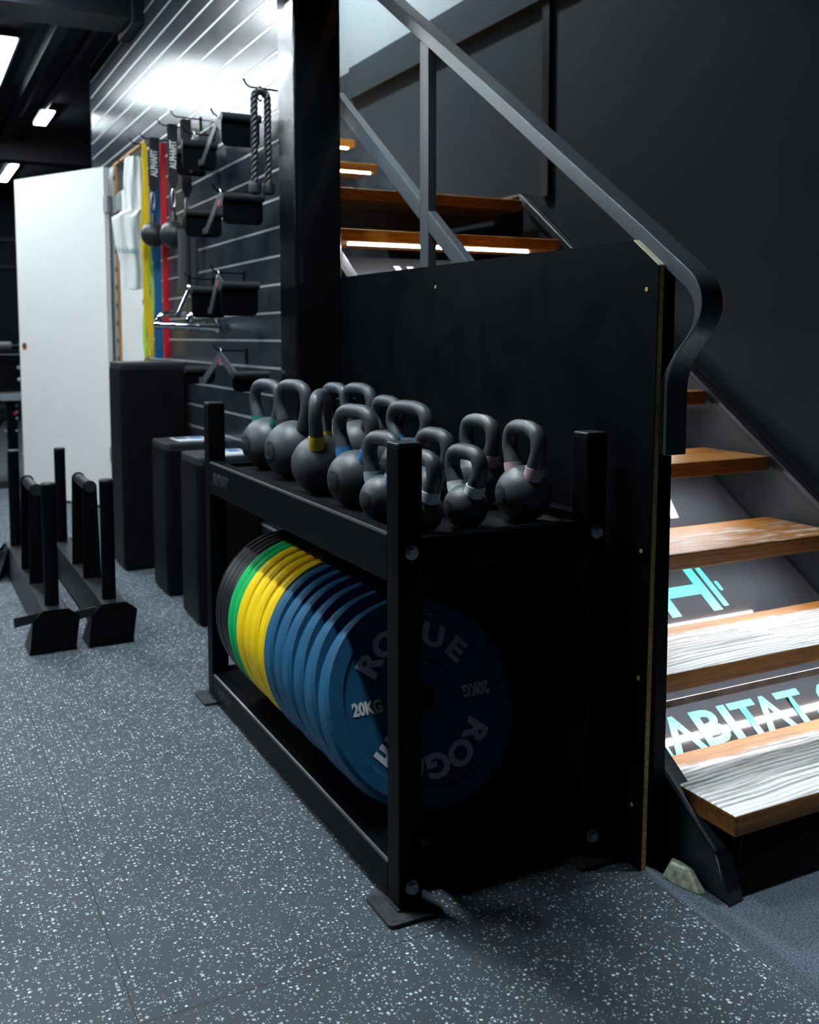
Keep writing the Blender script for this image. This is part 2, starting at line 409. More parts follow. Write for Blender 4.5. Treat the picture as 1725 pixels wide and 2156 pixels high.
def tag(o, label=None, cat=None, group=None, kind=None):
    if label: o['label'] = label
    if cat: o['category'] = cat
    if group: o['group'] = group
    if kind: o['kind'] = kind
    return o

def thing(name, loc, label, cat, group=None, kind=None, rz=0.0):
    o = bpy.data.objects.new(name, None); col.objects.link(o)
    o.location = loc; o.rotation_euler = (0, 0, rz); o.empty_display_size = 0.05
    return tag(o, label, cat, group, kind)

def copy_tree(o, parent=None):
    c = o.copy(); col.objects.link(c); c.parent = parent
    for ch in list(o.children): copy_tree(ch, c)
    return c

def structure(name, mb, m, **kw):
    return tag(mb.build(name, m, **kw), kind='structure')

def text_mesh(body, size, extrude=0.0006, bold=0.0, sx=1.0, spacing=1.0, align='CENTER'):
    cu = bpy.data.curves.new('t', 'FONT'); cu.body = body; cu.size = size; cu.extrude = extrude; cu.offset = bold
    cu.align_x = align; cu.align_y = 'CENTER'; cu.space_character = spacing; cu.resolution_u = 3
    o = bpy.data.objects.new('t', cu); col.objects.link(o)
    dg = bpy.context.evaluated_depsgraph_get()
    me = bpy.data.meshes.new_from_object(o.evaluated_get(dg))
    bpy.data.objects.remove(o); bpy.data.curves.remove(cu)
    if sx != 1.0: me.transform(Matrix.Scale(sx, 4, (1, 0, 0)))
    return me

def add_text(name, body, size, m, parent, mw, **kw):
    """flat lettering; mw maps the text's own XY plane into the parent's space"""
    me = text_mesh(body, size, **kw); me.name = name; me.transform(mw); me.materials.clear(); me.materials.append(m)
    o = bpy.data.objects.new(name, me); col.objects.link(o); o.parent = parent
    return o

def frame(o, x, y):
    x = Vector(x).normalized(); y = Vector(y).normalized(); z = x.cross(y)
    m = Matrix((x, y, z)).transposed().to_4x4(); m.translation = Vector(o)
    return m

def rounded(x0, x1, y0, y1, r, seg=4):
    out = []
    for cx, cy, a0 in ((x1 - r, y1 - r, 0), (x0 + r, y1 - r, 90), (x0 + r, y0 + r, 180), (x1 - r, y0 + r, 270)):
        for k in range(seg + 1):
            a = R(a0 + 90 * k / seg); out.append((cx + r * math.cos(a), cy + r * math.sin(a)))
    return out

# ================================================================== ROOM SHELL
XS = 0.419            # face of the slatted wall
XP = 0.505            # face of the black side panel; rubber floor ends here
XW = 1.62             # face of the stairwell's right wall
b = MB().box(-6.5, XP, -3.6, 12.0, -0.08, 0.0); structure('floor', b, M['floor'])
b = MB().box(XP, XW + 0.1, -3.6, 6.0, -0.08, 0.0); structure('floor.001', b, M['carpet'])
b = MB().box(XP, 2.4, 6.0, 12.0, -0.08, 0.0); structure('floor.002', b, M['floor'])
# ceilings: low one over the gym, high one in the stairwell
b = MB().box(-6.5, XS + 0.05, -3.6, 12.0, 2.9, 3.0); b.box(XS + 0.05, 2.4, -3.6, 1.7, 2.9, 3.0); b.box(XS + 0.05, 2.4, 5.45, 12.0, 2.9, 3.0)
structure('ceiling', b, M['ceil'])
b = MB().box(XS, XW + 0.1, 1.6, 5.5, 4.06, 4.16); structure('ceiling.001', b, M['stair_white'])
b = MB().box(-6.6, -6.5, -3.6, 12.0, 0, 2.9); structure('wall_left', b, M['wall_dark'])
b = MB().box(-6.6, 2.4, 12.0, 12.1, 0, 2.9)
structure('wall_back', b, M['wall_dark'])
b = MB().box(-6.6, XW + 0.1, -3.7, -3.6, 0, 2.9); structure('wall_front', b, M['wall_dark'])
# stairwell right wall: dark below, painted white above the board
b = MB().box(XW, XW + 0.1, -3.6, 5.5, 0, 2.63); structure('wall_right', b, M['wall'])
b = MB().box(XW, XW + 0.1, 1.6, 5.5, 2.63, 4.06); structure('wall_right.001', b, M['stair_white'])
b = MB().box(XW, XW + 0.1, -3.6, 1.6, 2.63, 2.9); structure('wall_right.002', b, M['wall'])
b = MB().box(XW - 0.035, XW, 0.2, 3.80, 2.45, 2.63); structure('trim_1', b, M['wall'], bevel=0.003)
b = MB().box(XW - 0.018, XW, 1.825, 1.875, 1.66, 2.45); structure('trim_2', b, M['powder'], bevel=0.002)
b = MB().box(XS + 0.05, XW, 1.55, 1.6, 3.0, 4.06); b.box(XS + 0.05, XW, 5.45, 5.5, 0, 4.06); structure('wall_stairwell', b, M['wall'])
b = MB().box(XS + 0.02, XS + 0.05, 1.6, 5.5, 2.9, 4.06); structure('wall_stairwell.001', b, M['stair_white'])
b = MB().box(2.4, 2.5, 5.5, 12.0, 0, 2.9); structure('wall_far_right', b, M['wall_dark'])

# slatted wall with the closet doorway cut in it (y 3.86 - 4.75, up to z 2.13)
GZ = [0.972 - 0.10033 * 9 + 0.10033 * k for k in range(29)]
DY0, DY1, DZ = 3.86, 4.72, 2.125
sw = MB()
edges = [0.0] + GZ + [2.9]
for z0, z1 in zip(edges, edges[1:]):
    a0, a1 = z0 + (0.006 if z0 > 0 else 0), z1 - (0.006 if z1 < 2.9 else 0)
    if a1 - a0 < 0.004: continue
    if a0 < DZ:
        top = min(a1, DZ)
        sw.box(XS, XS + 0.012, 1.55, DY0, a0, top); sw.box(XS, XS + 0.012, DY1, 5.43, a0, top)
        if a1 > DZ: sw.box(XS, XS + 0.012, 1.55, 5.43, DZ, a1)
    else:
        sw.box(XS, XS + 0.012, 1.55, 5.43, a0, a1)
sw.box(XS + 0.012, XS + 0.024, 1.55, DY0, 0, DZ); sw.box(XS + 0.012, XS + 0.024, DY1, 5.43, 0, DZ); sw.box(XS + 0.012, XS + 0.024, 1.55, 5.43, DZ, 2.9)
slat = structure('wall_slatted', sw, M['slat'])
gi = MB()
for z in GZ:
    segs = [(1.55, DY0), (DY1, 5.43)] if z < DZ else [(1.55, 5.43)]
    for y0, y1 in segs:
        gi.box(XS - 0.0012, XS + 0.011, y0, y1, z - 0.0062, z + 0.0025)
gi.build('groove_insert', M['alu'], slat)
b = MB().box(XS, XS + 0.05, 5.43, 5.46, 0, 2.9); b.box(XS + 0.05, 2.4, 5.46, 5.5, 0, 2.9); structure('wall_corner', b, M['wall_dark'])
b = MB().box(XS - 0.004, XS + 0.02, DY1 + 0.002, DY1 + 0.13, 0, DZ); structure('door_jamb.002', b, M['white'], bevel=0.002)
b = MB().box(XS + 0.004, XS + 0.030, DY0 + 0.14, DY1 - 0.10, 0.01, 1.95); o = structure('door_3', b, M['door'], bevel=0.002)
# closet behind the doorway
b = MB().box(XS + 0.02, 0.98, DY0 - 0.03, DY0, 0, DZ + 0.03); b.box(XS + 0.02, 0.98, DY1, DY1 + 0.03, 0, DZ + 0.03)
b.box(0.95, 0.98, DY0, DY1, 0, DZ + 0.03); b.box(XS + 0.02, 0.98, DY0, DY1, DZ, DZ + 0.03)
structure('wall_closet', b, M['white'])
# timber strips with black clips either side of the opening
for nm, yy, z1 in (('door_jamb', DY1 - 0.02, DZ), ('door_jamb.001', DY0 + 0.10, 1.42)):
    j = tag(MB().box(XS - 0.002, XS + 0.016, yy - 0.028, yy + 0.012, 0.0, z1).build('door_jamb', M['jamb'], bevel=0.002), kind='structure')
    cl = MB()
    for k in range(int(z1 / 0.11)):
        z = 0.06 + 0.11 * k
        cl.box(XS - 0.008, XS - 0.002, yy - 0.030, yy + 0.014, z, z + 0.010); cl.box(XS - 0.008, XS - 0.002, yy - 0.011, yy - 0.005, z - 0.014, z + 0.024)
    cl.box(XS - 0.004, XS - 0.002, yy - 0.010, yy - 0.006, 0.0, z1)
    cl.build('clip_strip', M['ink'], j)
b = MB().box(XS - 0.001, XS + 0.02, DY0, DY1, DZ - 0.004, DZ + 0.010); structure('trim_3', b, M['jamb'], bevel=0.001)

# ceiling beam and joists over the gym floor, and two added beams that block light
b = MB().box(-6.5, 0.36, 3.85, 4.15, 2.75, 2.9); structure('ceiling_beam', b, M['beam'], bevel=0.004)
b = MB().box(-0.03, 0.03, 0.2, 2.5, 2.45, 2.9); structure('light_block_beam', b, M['beam'], bevel=0.004)  # added out of view to cut light off the upper slatted wall
b = MB().box(0.41, 0.50, -2.2, 1.40, 2.32, 2.9); structure('light_block_header', b, M['beam'], bevel=0.004)  # unseen header, added to keep the stairwell's right wall dark
b = MB().box(0.36, XS, 3.80, 4.20, 2.72, 2.9); structure('beam_bracket', b, M['beam'], bevel=0.004)
b = MB().box(-6.5, 2.4, 8.2, 8.4, 2.68, 2.9); structure('ceiling_beam.001', b, M['beam'], bevel=0.004)
for x in (0.10, -0.55, -1.3, -2.2):
    b = MB().box(x - 0.035, x + 0.035, 4.15, 12.0, 2.82, 2.9); structure('ceiling_joist', b, M['beam'], bevel=0.004)
b = MB().tube([(0.30, 4.15, 2.87), (0.30, 12, 2.87)], 0.022); structure('ceiling_conduit', b, M['beam'])
for z in (2.30, 1.96):
    b = MB().box(-6.5, 2.4, 11.95, 12.0, z - 0.02, z + 0.02); structure('wall_batten', b, M['beam'])

# ------------------------------------------------------------------ lamps
def ceiling_light(x, y0, y1, z, w, s, label):
    t = thing('ceiling_light', (x, (y0 + y1) / 2, z), label, 'ceiling light', 'ceiling lights')
    h = MB().box(x - w / 2 - 0.02, x + w / 2 + 0.02, y0 - 0.02, y1 + 0.02, z - 0.004, z + 0.04); h.build('housing', M['beam'], t, bevel=0.004)
    d = MB().box(x - w / 2, x + w / 2, y0, y1, z - 0.016, z - 0.004)
    d.build('diffuser', emit('lamp_diffuser', L_COL, s), t, bevel=0.003)
    return t
for f in FIX: ceiling_light(*f)
sx_, sy0, sy1, sz, sw_, ss = STAIR_LIGHT
ceiling_light(sx_, sy0, sy1, sz, sw_, ss, 'ceiling light high over the upper stairs')

def downlight(x, y, z, watts, label):
    t = thing('recessed_downlight', (x, y, z), label, 'ceiling light')
    MB().lathe([(0.050, 0.055), (0.062, 0.055), (0.062, 0.0), (0.050, 0.0), (0.050, 0.055)], 'z', (x, y, z), 32).build('bezel', M['beam'], t)
    MB().lathe([(0, 0.050), (0.050, 0.050), (0.050, 0.055), (0, 0.055)], 'z', (x, y, z), 24).build('lens', emit('downlight_lens', L_COL, 8), t)
    l = bpy.data.lights.new('spot_lamp', 'SPOT'); l.energy = watts; l.spot_size = R(34); l.spot_blend = 0.6; l.shadow_soft_size = 0.05; l.color = L_COL
    o = bpy.data.objects.new('spot_lamp', l); col.objects.link(o); o.parent = t; o.location = (0, 0, 0.03)
    return t
downlight(*DOWNLIGHT, 'recessed round downlight above the foot of the stairs')

# ================================================================== STEEL COLUMN AND SIDE PANEL
cx0, cx1, cy0, cy1 = 0.340, 0.500, 1.405, 1.56
b = MB().prism([(cx0, cy0), (cx1, cy0), (cx1, cy1), (cx0, cy1)], 'z', 0, 2.9)
o = b.build('steel_column', M['gloss_black'], bevel=0.010, segs=3)
center_origin(o, ((cx0 + cx1) / 2, (cy0 + cy1) / 2, 0)); tag(o, 'tall square glossy black steel column between slatted wall and stairs', 'column')

pn = thing('side_panel', (0.512, 0.66, 0), 'large black laminated plywood panel closing the side of the stairs behind the kettlebell rack', 'panel')
out = [(-0.088, 0.0), (1.42, 0.0), (1.42, 1.279), (-0.033, 1.275), (-0.108, 1.222)]
MB().prism(out, 'x', XP, XP + 0.003).build('laminate', M['panel'], pn)
pe = MB().prism([(y + (0.0006 if y > 0 else -0.0006) * 0, z) for y, z in out], 'x', XP + 0.003, XP + 0.014).build('plywood_core', M['ply'], pn)
pe['label'] = 'raw brown plywood edge'
b = MB(); b.prism([(-0.0345, 1.2765), (-0.1095, 1.2235), (-0.1088, 1.2215), (-0.0330, 1.2750)], 'x', XP, XP + 0.014)
b.build('cut_corner', M['ply_pale'], pn)['label'] = 'pale cut corner edge'
for y, z in ((-0.075, 1.178), (0.78, 1.22), (-0.073, 0.66), (-0.06, 0.13), (0.012, 0.045), (-0.073, 0.40)):
    MB().lathe([(0, 0), (0.0045, 0), (0.0045, 0.0012), (0.0, 0.0012)], 'x', (XP - 0.0012, y, z), 12).build('screw_hole', M['ply'], pn)

# ================================================================== STAIRCASE
XL, XR = 0.587, 1.525
GO, RI, Y1, Z1 = 0.269, 0.184, -0.261, 0.174
SL = RI / GO
st = thing('staircase', (1.05, 0.6, 0), 'open staircase of timber treads on black steel stringers climbing behind the panel', 'staircase')
for i in range(1, 10):
    y, z = Y1 + (i - 1) * GO, Z1 + (i - 1) * RI
    m = M['wood_worn'] if i <= 2 else (M['wood_mid'] if i <= 3 else (M['wood'] if i <= 6 else M['wood_lit']))
    bm_ = MB().box(XL, XR, y, y + 0.272, z - 0.044, z)
    tr = bm_.build('tread', m, None, bevel=0.006, segs=2)
    center_origin(tr, (XL, y, z)); tr.location = Vector((XL, y, z)) - wpos(st); tr.parent = st
    if i == 1: tr['label'] = 'lowest tread, scuffed grey'
    if 1 < i < 9:
        l = MB().box(0.645, 1.41, y + 0.054, y + 0.068, z - 0.0505, z - 0.0465)
        l.build('led_strip', M['led'], tr)
        MB().box(0.64, 1.45, y + 0.052, y + 0.070, z - 0.0465, z - 0.044).build('led_channel', M['alu'], tr)
# angle iron under the second tread
MB().box(XL, XR, 0.030, 0.0325, 0.272, 0.288).build('angle_iron', M['rust'], st)
# stringers (channel sections, top flange outwards)
def stringer(x0, x1, k, y_lo, y_hi, foot, depth=0.24, flip=1):
    """top edge z = k + SL*y between y_lo and y_hi; foot = list of (y,z) closing the low end"""
    web = [(y_hi, k + SL * y_hi)] + foot + [(y_hi + 0.02, k + SL * y_hi - depth)]
    s_ = MB()
    xw = (x0, x0 + 0.008) if flip > 0 else (x1 - 0.008, x1)
    s_.prism(web, 'x', *xw)
    ft = [(y_hi, k + SL * y_hi), (y_lo, k + SL * y_lo), (y_lo + 0.004, k + SL * y_lo - 0.010), (y_hi, k + SL * y_hi - 0.010)]
    s_.prism(ft, 'x', x0, x1)
    return s_
s_ = stringer(0.575, 0.615, 0.246, -0.222, 2.20, [(-0.222, 0.0942), (-0.263, 0.0), (0.02, 0.0)])
s_.prism([(-0.222, 0.0942), (-0.263, 0.0), (-0.253, 0.0), (-0.214, 0.088)], 'x', 0.575, 0.615)
s_.build('stringer', M['str'], st, bevel=0.004)
kR = 0.607 - SL * 0.37
s_ = stringer(1.560, XW - 0.004, kR, -0.30, 1.93, [(-0.30, kR - SL * 0.30), (-0.34, 0.0), (0.05, 0.0)], flip=1)
s_.prism([(1.93, kR + SL * 1.93), (-0.30, kR - SL * 0.30), (-0.30, kR - SL * 0.30 - 0.036), (1.93, kR + SL * 1.93 - 0.036)], 'x', 1.535, 1.560)
s_.prism([(1.93, kR + SL * 1.93), (1.93, kR + SL * 1.93 - 0.01), (2.3, kR + SL * 1.93 - 0.01), (2.3, kR + SL * 1.93)], 'x', 1.535, XW - 0.004)
s_.build('stringer', M['powder2'], st, bevel=0.003)
# small bracket under the lowest tread's left end
MB().prism([(-0.245, 0.130), (-0.03, 0.130), (-0.03, 0.10), (-0.245, 0.075)], 'x', 0.616, 0.624).box(0.616, 0.66, -0.245, -0.03, 0.124, 0.130).build('tread_bracket', M['powder'], st)
# landing beyond the ninth tread
MB().box(0.60, 1.60, 2.165, 3.36, 1.60, 1.645).build('landing', M['wood'], st)

up = thing('upper_staircase', (1.05, 3.5, 1.645), 'dark upper flight of timber treads with light strips, seen past the column', 'staircase')
for k, (y, z) in enumerate(((3.40, 2.022), (3.70, 2.205), (4.0, 2.39))):
    tr = MB().box(0.60, 1.58, y, y + 0.26, z - 0.044, z).build('tread', M['wood_lit'], None, bevel=0.005)
    center_origin(tr, (0.60, y, z)); tr.location = Vector((0.60, y, z)) - wpos(up); tr.parent = up
    MB().box(0.66, 1.54, y + 0.010, y + 0.022, z - 0.051, z - 0.046).build('led_strip', M['led'], tr)
MB().prism([(3.36, 1.645), (3.60, 1.645), (4.4, 2.20), (4.4, 2.45)], 'x', 1.585, 1.60).build('stringer', M['powder2'], up)

# ------------------------------------------------------------------ sloping sign board under the treads
KB = 0.10
nb = Vector((0, -SL, 1)).normalized(); ub = Vector((0, 1, SL)).normalized()
def bp(x, y, lift=0.0): return Vector((x, y, KB + SL * y)) + nb * lift
sg = thing('sign_board', bp(1.05, 0.9), 'glossy charcoal sign panel with teal lettering sloping behind the stair treads', 'sign')
y0b, y1b = -0.045, 1.88
MB().poly([bp(0.618, y0b), bp(1.530, y0b), bp(1.530, y1b), bp(0.618, y1b), bp(0.618, y0b, -0.006), bp(1.530, y0b, -0.006), bp(1.530, y1b, -0.006), bp(0.618, y1b, -0.006)],
          [(0, 1, 2, 3), (4, 7, 6, 5), (0, 4, 5, 1), (1, 5, 6, 2), (2, 6, 7, 3), (3, 7, 4, 0)]).build('panel', M['board'], sg)
def on_board(o, x, y, lift=0.0012):
    """frame at a board point in the sign's own space"""
    return frame(bp(x, y, lift) - wpos(sg), (1, 0, 0), ub)
GL = {}
def glyph(ch, x0, x1, ylo, yhi, m):
    """one capital letter fitted exactly into a box on the board"""
    me = text_mesh(ch, 1.0, extrude=0.0, bold=0.028)
    xs = [v.co.x for v in me.vertices]; ys = [v.co.y for v in me.vertices]
    h = (yhi - ylo) * math.sqrt(1 + SL * SL)
    sx, sy = (x1 - x0) / (max(xs) - min(xs)), h / (max(ys) - min(ys))
    me.transform(Matrix.Translation((-min(xs), -min(ys), 0))); me.transform(Matrix.Diagonal((sx, sy, 1, 1)))
    me.transform(on_board(None, x0, ylo)); me.name = 'letter'; me.materials.clear(); me.materials.append(m)
    o = bpy.data.objects.new('letter', me); col.objects.link(o); o.parent = sg
    return o
for ch, x0, x1 in (('H', 0.645, 0.725), ('A', 0.733, 0.828), ('B', 0.835, 0.915), ('I', 0.924, 0.949), ('T', 0.956, 1.039), ('A', 1.024, 1.118), ('T', 1.112, 1.195), ('.', 1.205, 1.228), ('G', 1.243, 1.322), ('Y', 1.328, 1.41), ('M', 1.418, 1.51)):
    if ch == '.': glyph(ch, x0, x1, 0.061, 0.080, M['teal'])
    else: glyph(ch, x0, x1, 0.061, 0.138, M['teal'])
def bar(x0, x1, ya, yb, m, name='logo_bar', skew=0.0):
    MB().poly([bp(x0, ya, 0.0012), bp(x1, ya, 0.0012), bp(x1 + skew, yb, 0.0012), bp(x0 + skew, yb, 0.0012)], [(0, 1, 2, 3)]).build(name, m, sg)
h_ = MB()
for pts in ([(0.988, 0.361), (1.020, 0.361), (1.020, 0.412), (1.133, 0.412), (1.133, 0.361), (1.165, 0.361), (1.165, 0.493), (1.133, 0.493), (1.133, 0.441), (1.020, 0.441), (1.020, 0.493), (0.988, 0.493)],):
    h_.poly([bp(x, y, 0.0012) for x, y in pts], [tuple(range(len(pts)))])
h_.build('dumbbell_logo', M['teal'], sg)
for x0, x1, a, b_ in ((1.177, 1.196, 0.369, 0.486), (0.957, 0.976, 0.369, 0.486), (1.206, 1.218, 0.413, 0.441), (0.935, 0.947, 0.413, 0.441)):
    pts = rounded(x0, x1, a, b_, 0.004, 3)
    MB().poly([bp(x, y, 0.0012) for x, y in pts], [tuple(range(len(pts)))]).build('logo_bar', M['teal'], sg)
bar(1.234, 1.264, 0.648, 0.76, M['white_print'], 'letter', 0.042)
bar(0.895, 0.922, 1.74, 1.830, M['white_print'], 'letter'); bar(0.952, 0.979, 1.74, 1.829, M['white_print'], 'letter')

# ------------------------------------------------------------------ handrail and balustrade
hr = thing('handrail', (0.55, -0.06, 0), 'black flat steel handrail with curled lower end, bars and newel beside the stairs', 'handrail')
top = [(-0.121, 0.855), (-0.121, 0.972), (-0.124, 1.005), (-0.137, 1.036), (-0.164, 1.070), (-0.195, 1.104), (-0.209, 1.136), (-0.206, 1.169), (-0.189, 1.197), (-0.160, 1.221), (-0.110, 1.255), (-0.048, 1.299)]
bot = [(-0.103, 0.855), (-0.103, 0.975), (-0.106, 0.998), (-0.116, 1.022), (-0.138, 1.053), (-0.172, 1.088), (-0.187, 1.116), (-0.187, 1.146), (-0.173, 1.170), (-0.148, 1.190), (-0.098, 1.224), (-0.036, 1.266)]
top += [(0.117, 1.411), (0.512, 1.681), (1.152, 2.115), (2.30, 2.895)]
bot += [(0.130, 1.379), (0.525, 1.649), (1.168, 2.083), (2.32, 2.863)]
# the rest of the long run is exactly straight
def smooth_pts(P, n=4):
    out = []
    for i in range(len(P) - 1):
        p0, p1, p2, p3 = P[max(i - 1, 0)], P[i], P[i + 1], P[min(i + 2, len(P) - 1)]
        for k in range(n):
            t = k / n
            out.append(tuple(0.5 * (2 * p1[j] + (p2[j] - p0[j]) * t + (2 * p0[j] - 5 * p1[j] + 4 * p2[j] - p3[j]) * t * t + (3 * p1[j] - p0[j] - 3 * p2[j] + p3[j]) * t ** 3) for j in range(2)))
    out.append(P[-1]); return out
tp, bt = smooth_pts(top[:11]) + top[11:], smooth_pts(bot[:11]) + bot[11:]
v = []; f = []
for (a, b_), (c, d) in zip(tp, bt): v += [(0.520, a, b_), (0.573, a, b_), (0.573, c, d), (0.520, c, d)]
n = len(tp)
for i in range(n - 1):
    for k in range(4): f.append((4 * i + k, 4 * i + (k + 1) % 4, 4 * i + 4 + (k + 1) % 4, 4 * i + 4 + k))
f += [(0, 3, 2, 1), (4 * n - 4, 4 * n - 3, 4 * n - 2, 4 * n - 1)]
MB().poly(v, f).build('rail', M['rail'], hr, bevel=0.004, segs=2, smooth=40)
MB().box(0.523, 0.550, 0.857, 0.907, 1.22, 1.900).build('baluster', M['rail'], hr, bevel=0.003)
k0 = 1.283 - 0.713 * 0.646
MB().prism([(1.50, k0 + .713 * 1.50), (0.907, k0 + .713 * 0.907), (0.907, k0 + .713 * 0.907 - 0.058), (1.50, k0 + .713 * 1.50 - 0.058)], 'x', 0.523, 0.550).build('strut', M['rail'], hr, bevel=0.003)
MB().prism([(0.857, k0 + .713 * 0.857), (0.50, k0 + .713 * 0.50), (0.50, k0 + .713 * 0.50 - 0.058), (0.857, k0 + .713 * 0.857 - 0.058)], 'x', 0.523, 0.550).build('strut', M['rail'], hr, bevel=0.003)
MB().box(0.534, 0.566, -0.088, -0.048, 0.0, 1.262).build('newel_post', M['powder'], hr, bevel=0.002)
# broken plaster lump at the foot of the newel
rb = MB()
random.seed(3)
ring = [(0.530, -0.125), (0.558, -0.105), (0.572, -0.150), (0.566, -0.215), (0.548, -0.205), (0.535, -0.165)]
topv = [(x * 0.5 + 0.5 * 0.556, y * 0.5 + 0.5 * -0.145, 0.030 + random.uniform(0, 0.012)) for x, y in ring]
rb.poly([(x, y, 0.0) for x, y in ring] + topv, [(5, 4, 3, 2, 1, 0), (6, 7, 8, 9, 10, 11)] + [(i, (i + 1) % 6, 6 + (i + 1) % 6, 6 + i) for i in range(6)])
o = rb.build('plaster_rubble', M['debris'], bevel=0.003); center_origin(o, (0.553, -0.16, 0))
tag(o, 'broken pale plaster lump on the carpet at the foot of the stairs', 'rubble')

# ================================================================== KETTLEBELL / PLATE RACK
W, L, H, S = 0.475, 1.289, 0.894, 0.050
ZT, ZB = 0.722, 0.083
rk = thing('storage_rack', (W / 2, L / 2, 0), 'low black steel two-tier rack with kettlebells on top and bumper plates below', 'rack')
for px_, py_ in ((0, 0), (W - S, 0), (0, L - S), (W - S, L - S)):
    MB().box(px_, px_ + S, py_, py_ + S, 0.008, H - 0.008).build('post', M['powder'], rk, bevel=0.003)
    cap = MB().box(px_ + 0.0005, px_ + S - 0.0005, py_ + 0.0005, py_ + S - 0.0005, H - 0.008, H).build('post_cap', M['powder2'], rk, bevel=0.003, segs=3)
    # welded foot plate with three bolt holes
    sx = -1 if px_ == 0 else 1; sy = -1 if py_ == 0 else 1
    x0, x1 = (px_ - 0.036, px_ + S + 0.030) if px_ == 0 else (px_ - 0.030, px_ + S + 0.027)
    y0, y1 = (py_ - 0.036, py_ + S + 0.028) if py_ == 0 else (py_ - 0.034, py_ + S + 0.036)
    fp = MB().prism(rounded(x0, x1, y0, y1, 0.010), 'z', 0.0, 0.008).build('foot_plate', M['foot'], rk, bevel=0.0008)
    for hx, hy in ((x0 + 0.014, y0 + 0.014), (x0 + 0.014, y1 - 0.014), (x1 - 0.014, y0 + 0.014)):
        MB().lathe([(0, 0), (0.0058, 0), (0.0058, 0.0005), (0, 0.0005)], 'z', (hx, hy, 0.0079), 16).build('bolt_hole', M['ink'], fp)
    wl = MB().box(px_ - 0.004, px_ + S + 0.004, py_ - 0.004, py_ + S + 0.004, 0.008, 0.012).build('weld', M['steel' if 0 else 'powder2'], rk, bevel=0.0018)
# hex bolts on the two near posts
def hexbolt(x, z):
    bo = MB()
    bo.lathe([(0, 0), (0.0135, 0), (0.0135, -0.002), (0, -0.002)], 'y', (x, 0.0, z), 24)
    hx = [(x + 0.0105 * math.cos(R(60 * k + 20)), z + 0.0105 * math.sin(R(60 * k + 20))) for k in range(6)]
    bo.prism(hx, 'y', -0.011, -0.002)
    bo.build('hex_bolt', M['zinc'], rk, bevel=0.0006)
for z in (0.691, 0.049):
    hexbolt(S / 2 + 0.002, z); hexbolt(W - S / 2, z)
# long rails (face + rolled inner flange) and end rails
def long_rail(x_out, sgn, zt, hgt, name='side_rail'):
    fl = 0.034
    pr = [(x_out, zt - hgt), (x_out, zt - 0.005), (x_out + sgn * 0.0015, zt - 0.0015), (x_out + sgn * 0.005, zt), (x_out + sgn * fl, zt), (x_out + sgn * fl, zt - 0.004), (x_out + sgn * 0.007, zt - 0.004), (x_out + sgn * 0.004, zt - 0.007), (x_out + sgn * 0.004, zt - hgt)]
    return MB().prism(pr, 'y', S + 0.001, L - S - 0.001).build(name, M['powder'], rk, bevel=0.0007, segs=2, smooth=60)
for x_out, sgn in ((0.0005, 1), (W - 0.0005, -1)):
    for zt, hg in ((ZT, 0.092), (ZB, 0.073)):
        rl = long_rail(x_out, sgn, zt, hg)
        e_ = MB().prism([(x_out - sgn * 0.0004, zt - 0.0052), (x_out + sgn * 0.0012, zt - 0.0012), (x_out + sgn * 0.0052, zt + 0.0004), (x_out + sgn * 0.0050, zt - 0.002), (x_out + sgn * 0.002, zt - 0.005)], 'y', S + 0.001, L - S - 0.001)  # added strip along the rail corner, standing in for its highlight
        e_.build('highlight_edge', M['edge'], rl)['label'] = 'added glossy strip for the edge highlight'
for (ya, yb) in ((0.030, 0.036), (L - 0.036, L - 0.030)):
    near = ya < 0.5
    u_ = MB().box(S - 0.004, W - S + 0.004, ya, yb, 0.635, 0.709); u_.box(S - 0.004, W - S + 0.004, ya, ya + 0.030, 0.705, 0.709)
    u_.build('end_rail', M['powder'], rk, bevel=0.0014, segs=2)
    d_ = MB().box(S - 0.004, W - S + 0.004, ya + 0.028, yb + 0.028, 0.012, 0.087); d_.box(S - 0.004, W - S + 0.004, ya + 0.028, ya + 0.060 if near else ya + 0.034, 0.083, 0.087)
    d_.build('end_rail', M['powder'], rk, bevel=0.0014, segs=2)
MB().box(0.030, W - 0.030, 0.050, L - 0.050, 0.695, 0.700).build('top_shelf', M['shelf'], rk)
MB().box(0.030, W - 0.030, 0.066, L - 0.050, 0.079, 0.084).build('bottom_shelf', M['powder'], rk)
# back panel plate low behind the plates
add_text('maker_mark', 'ALPHAFIT', 0.045, M['ink'], rk, frame(Vector((-0.0004, L - S - 0.115, 0.676)) - wpos(rk), (0, -1, 0), (0, 0, 1)), extrude=0.0004, bold=0.0012, sx=0.80)
add_text('maker_mark', 'ALPHAFIT', 0.040, M['ink'], rk, frame(Vector((-0.0004, L - S - 0.125, 0.045)) - wpos(rk), (0, -1, 0), (0, 0, 1)), extrude=0.0004, bold=0.0012, sx=0.80)

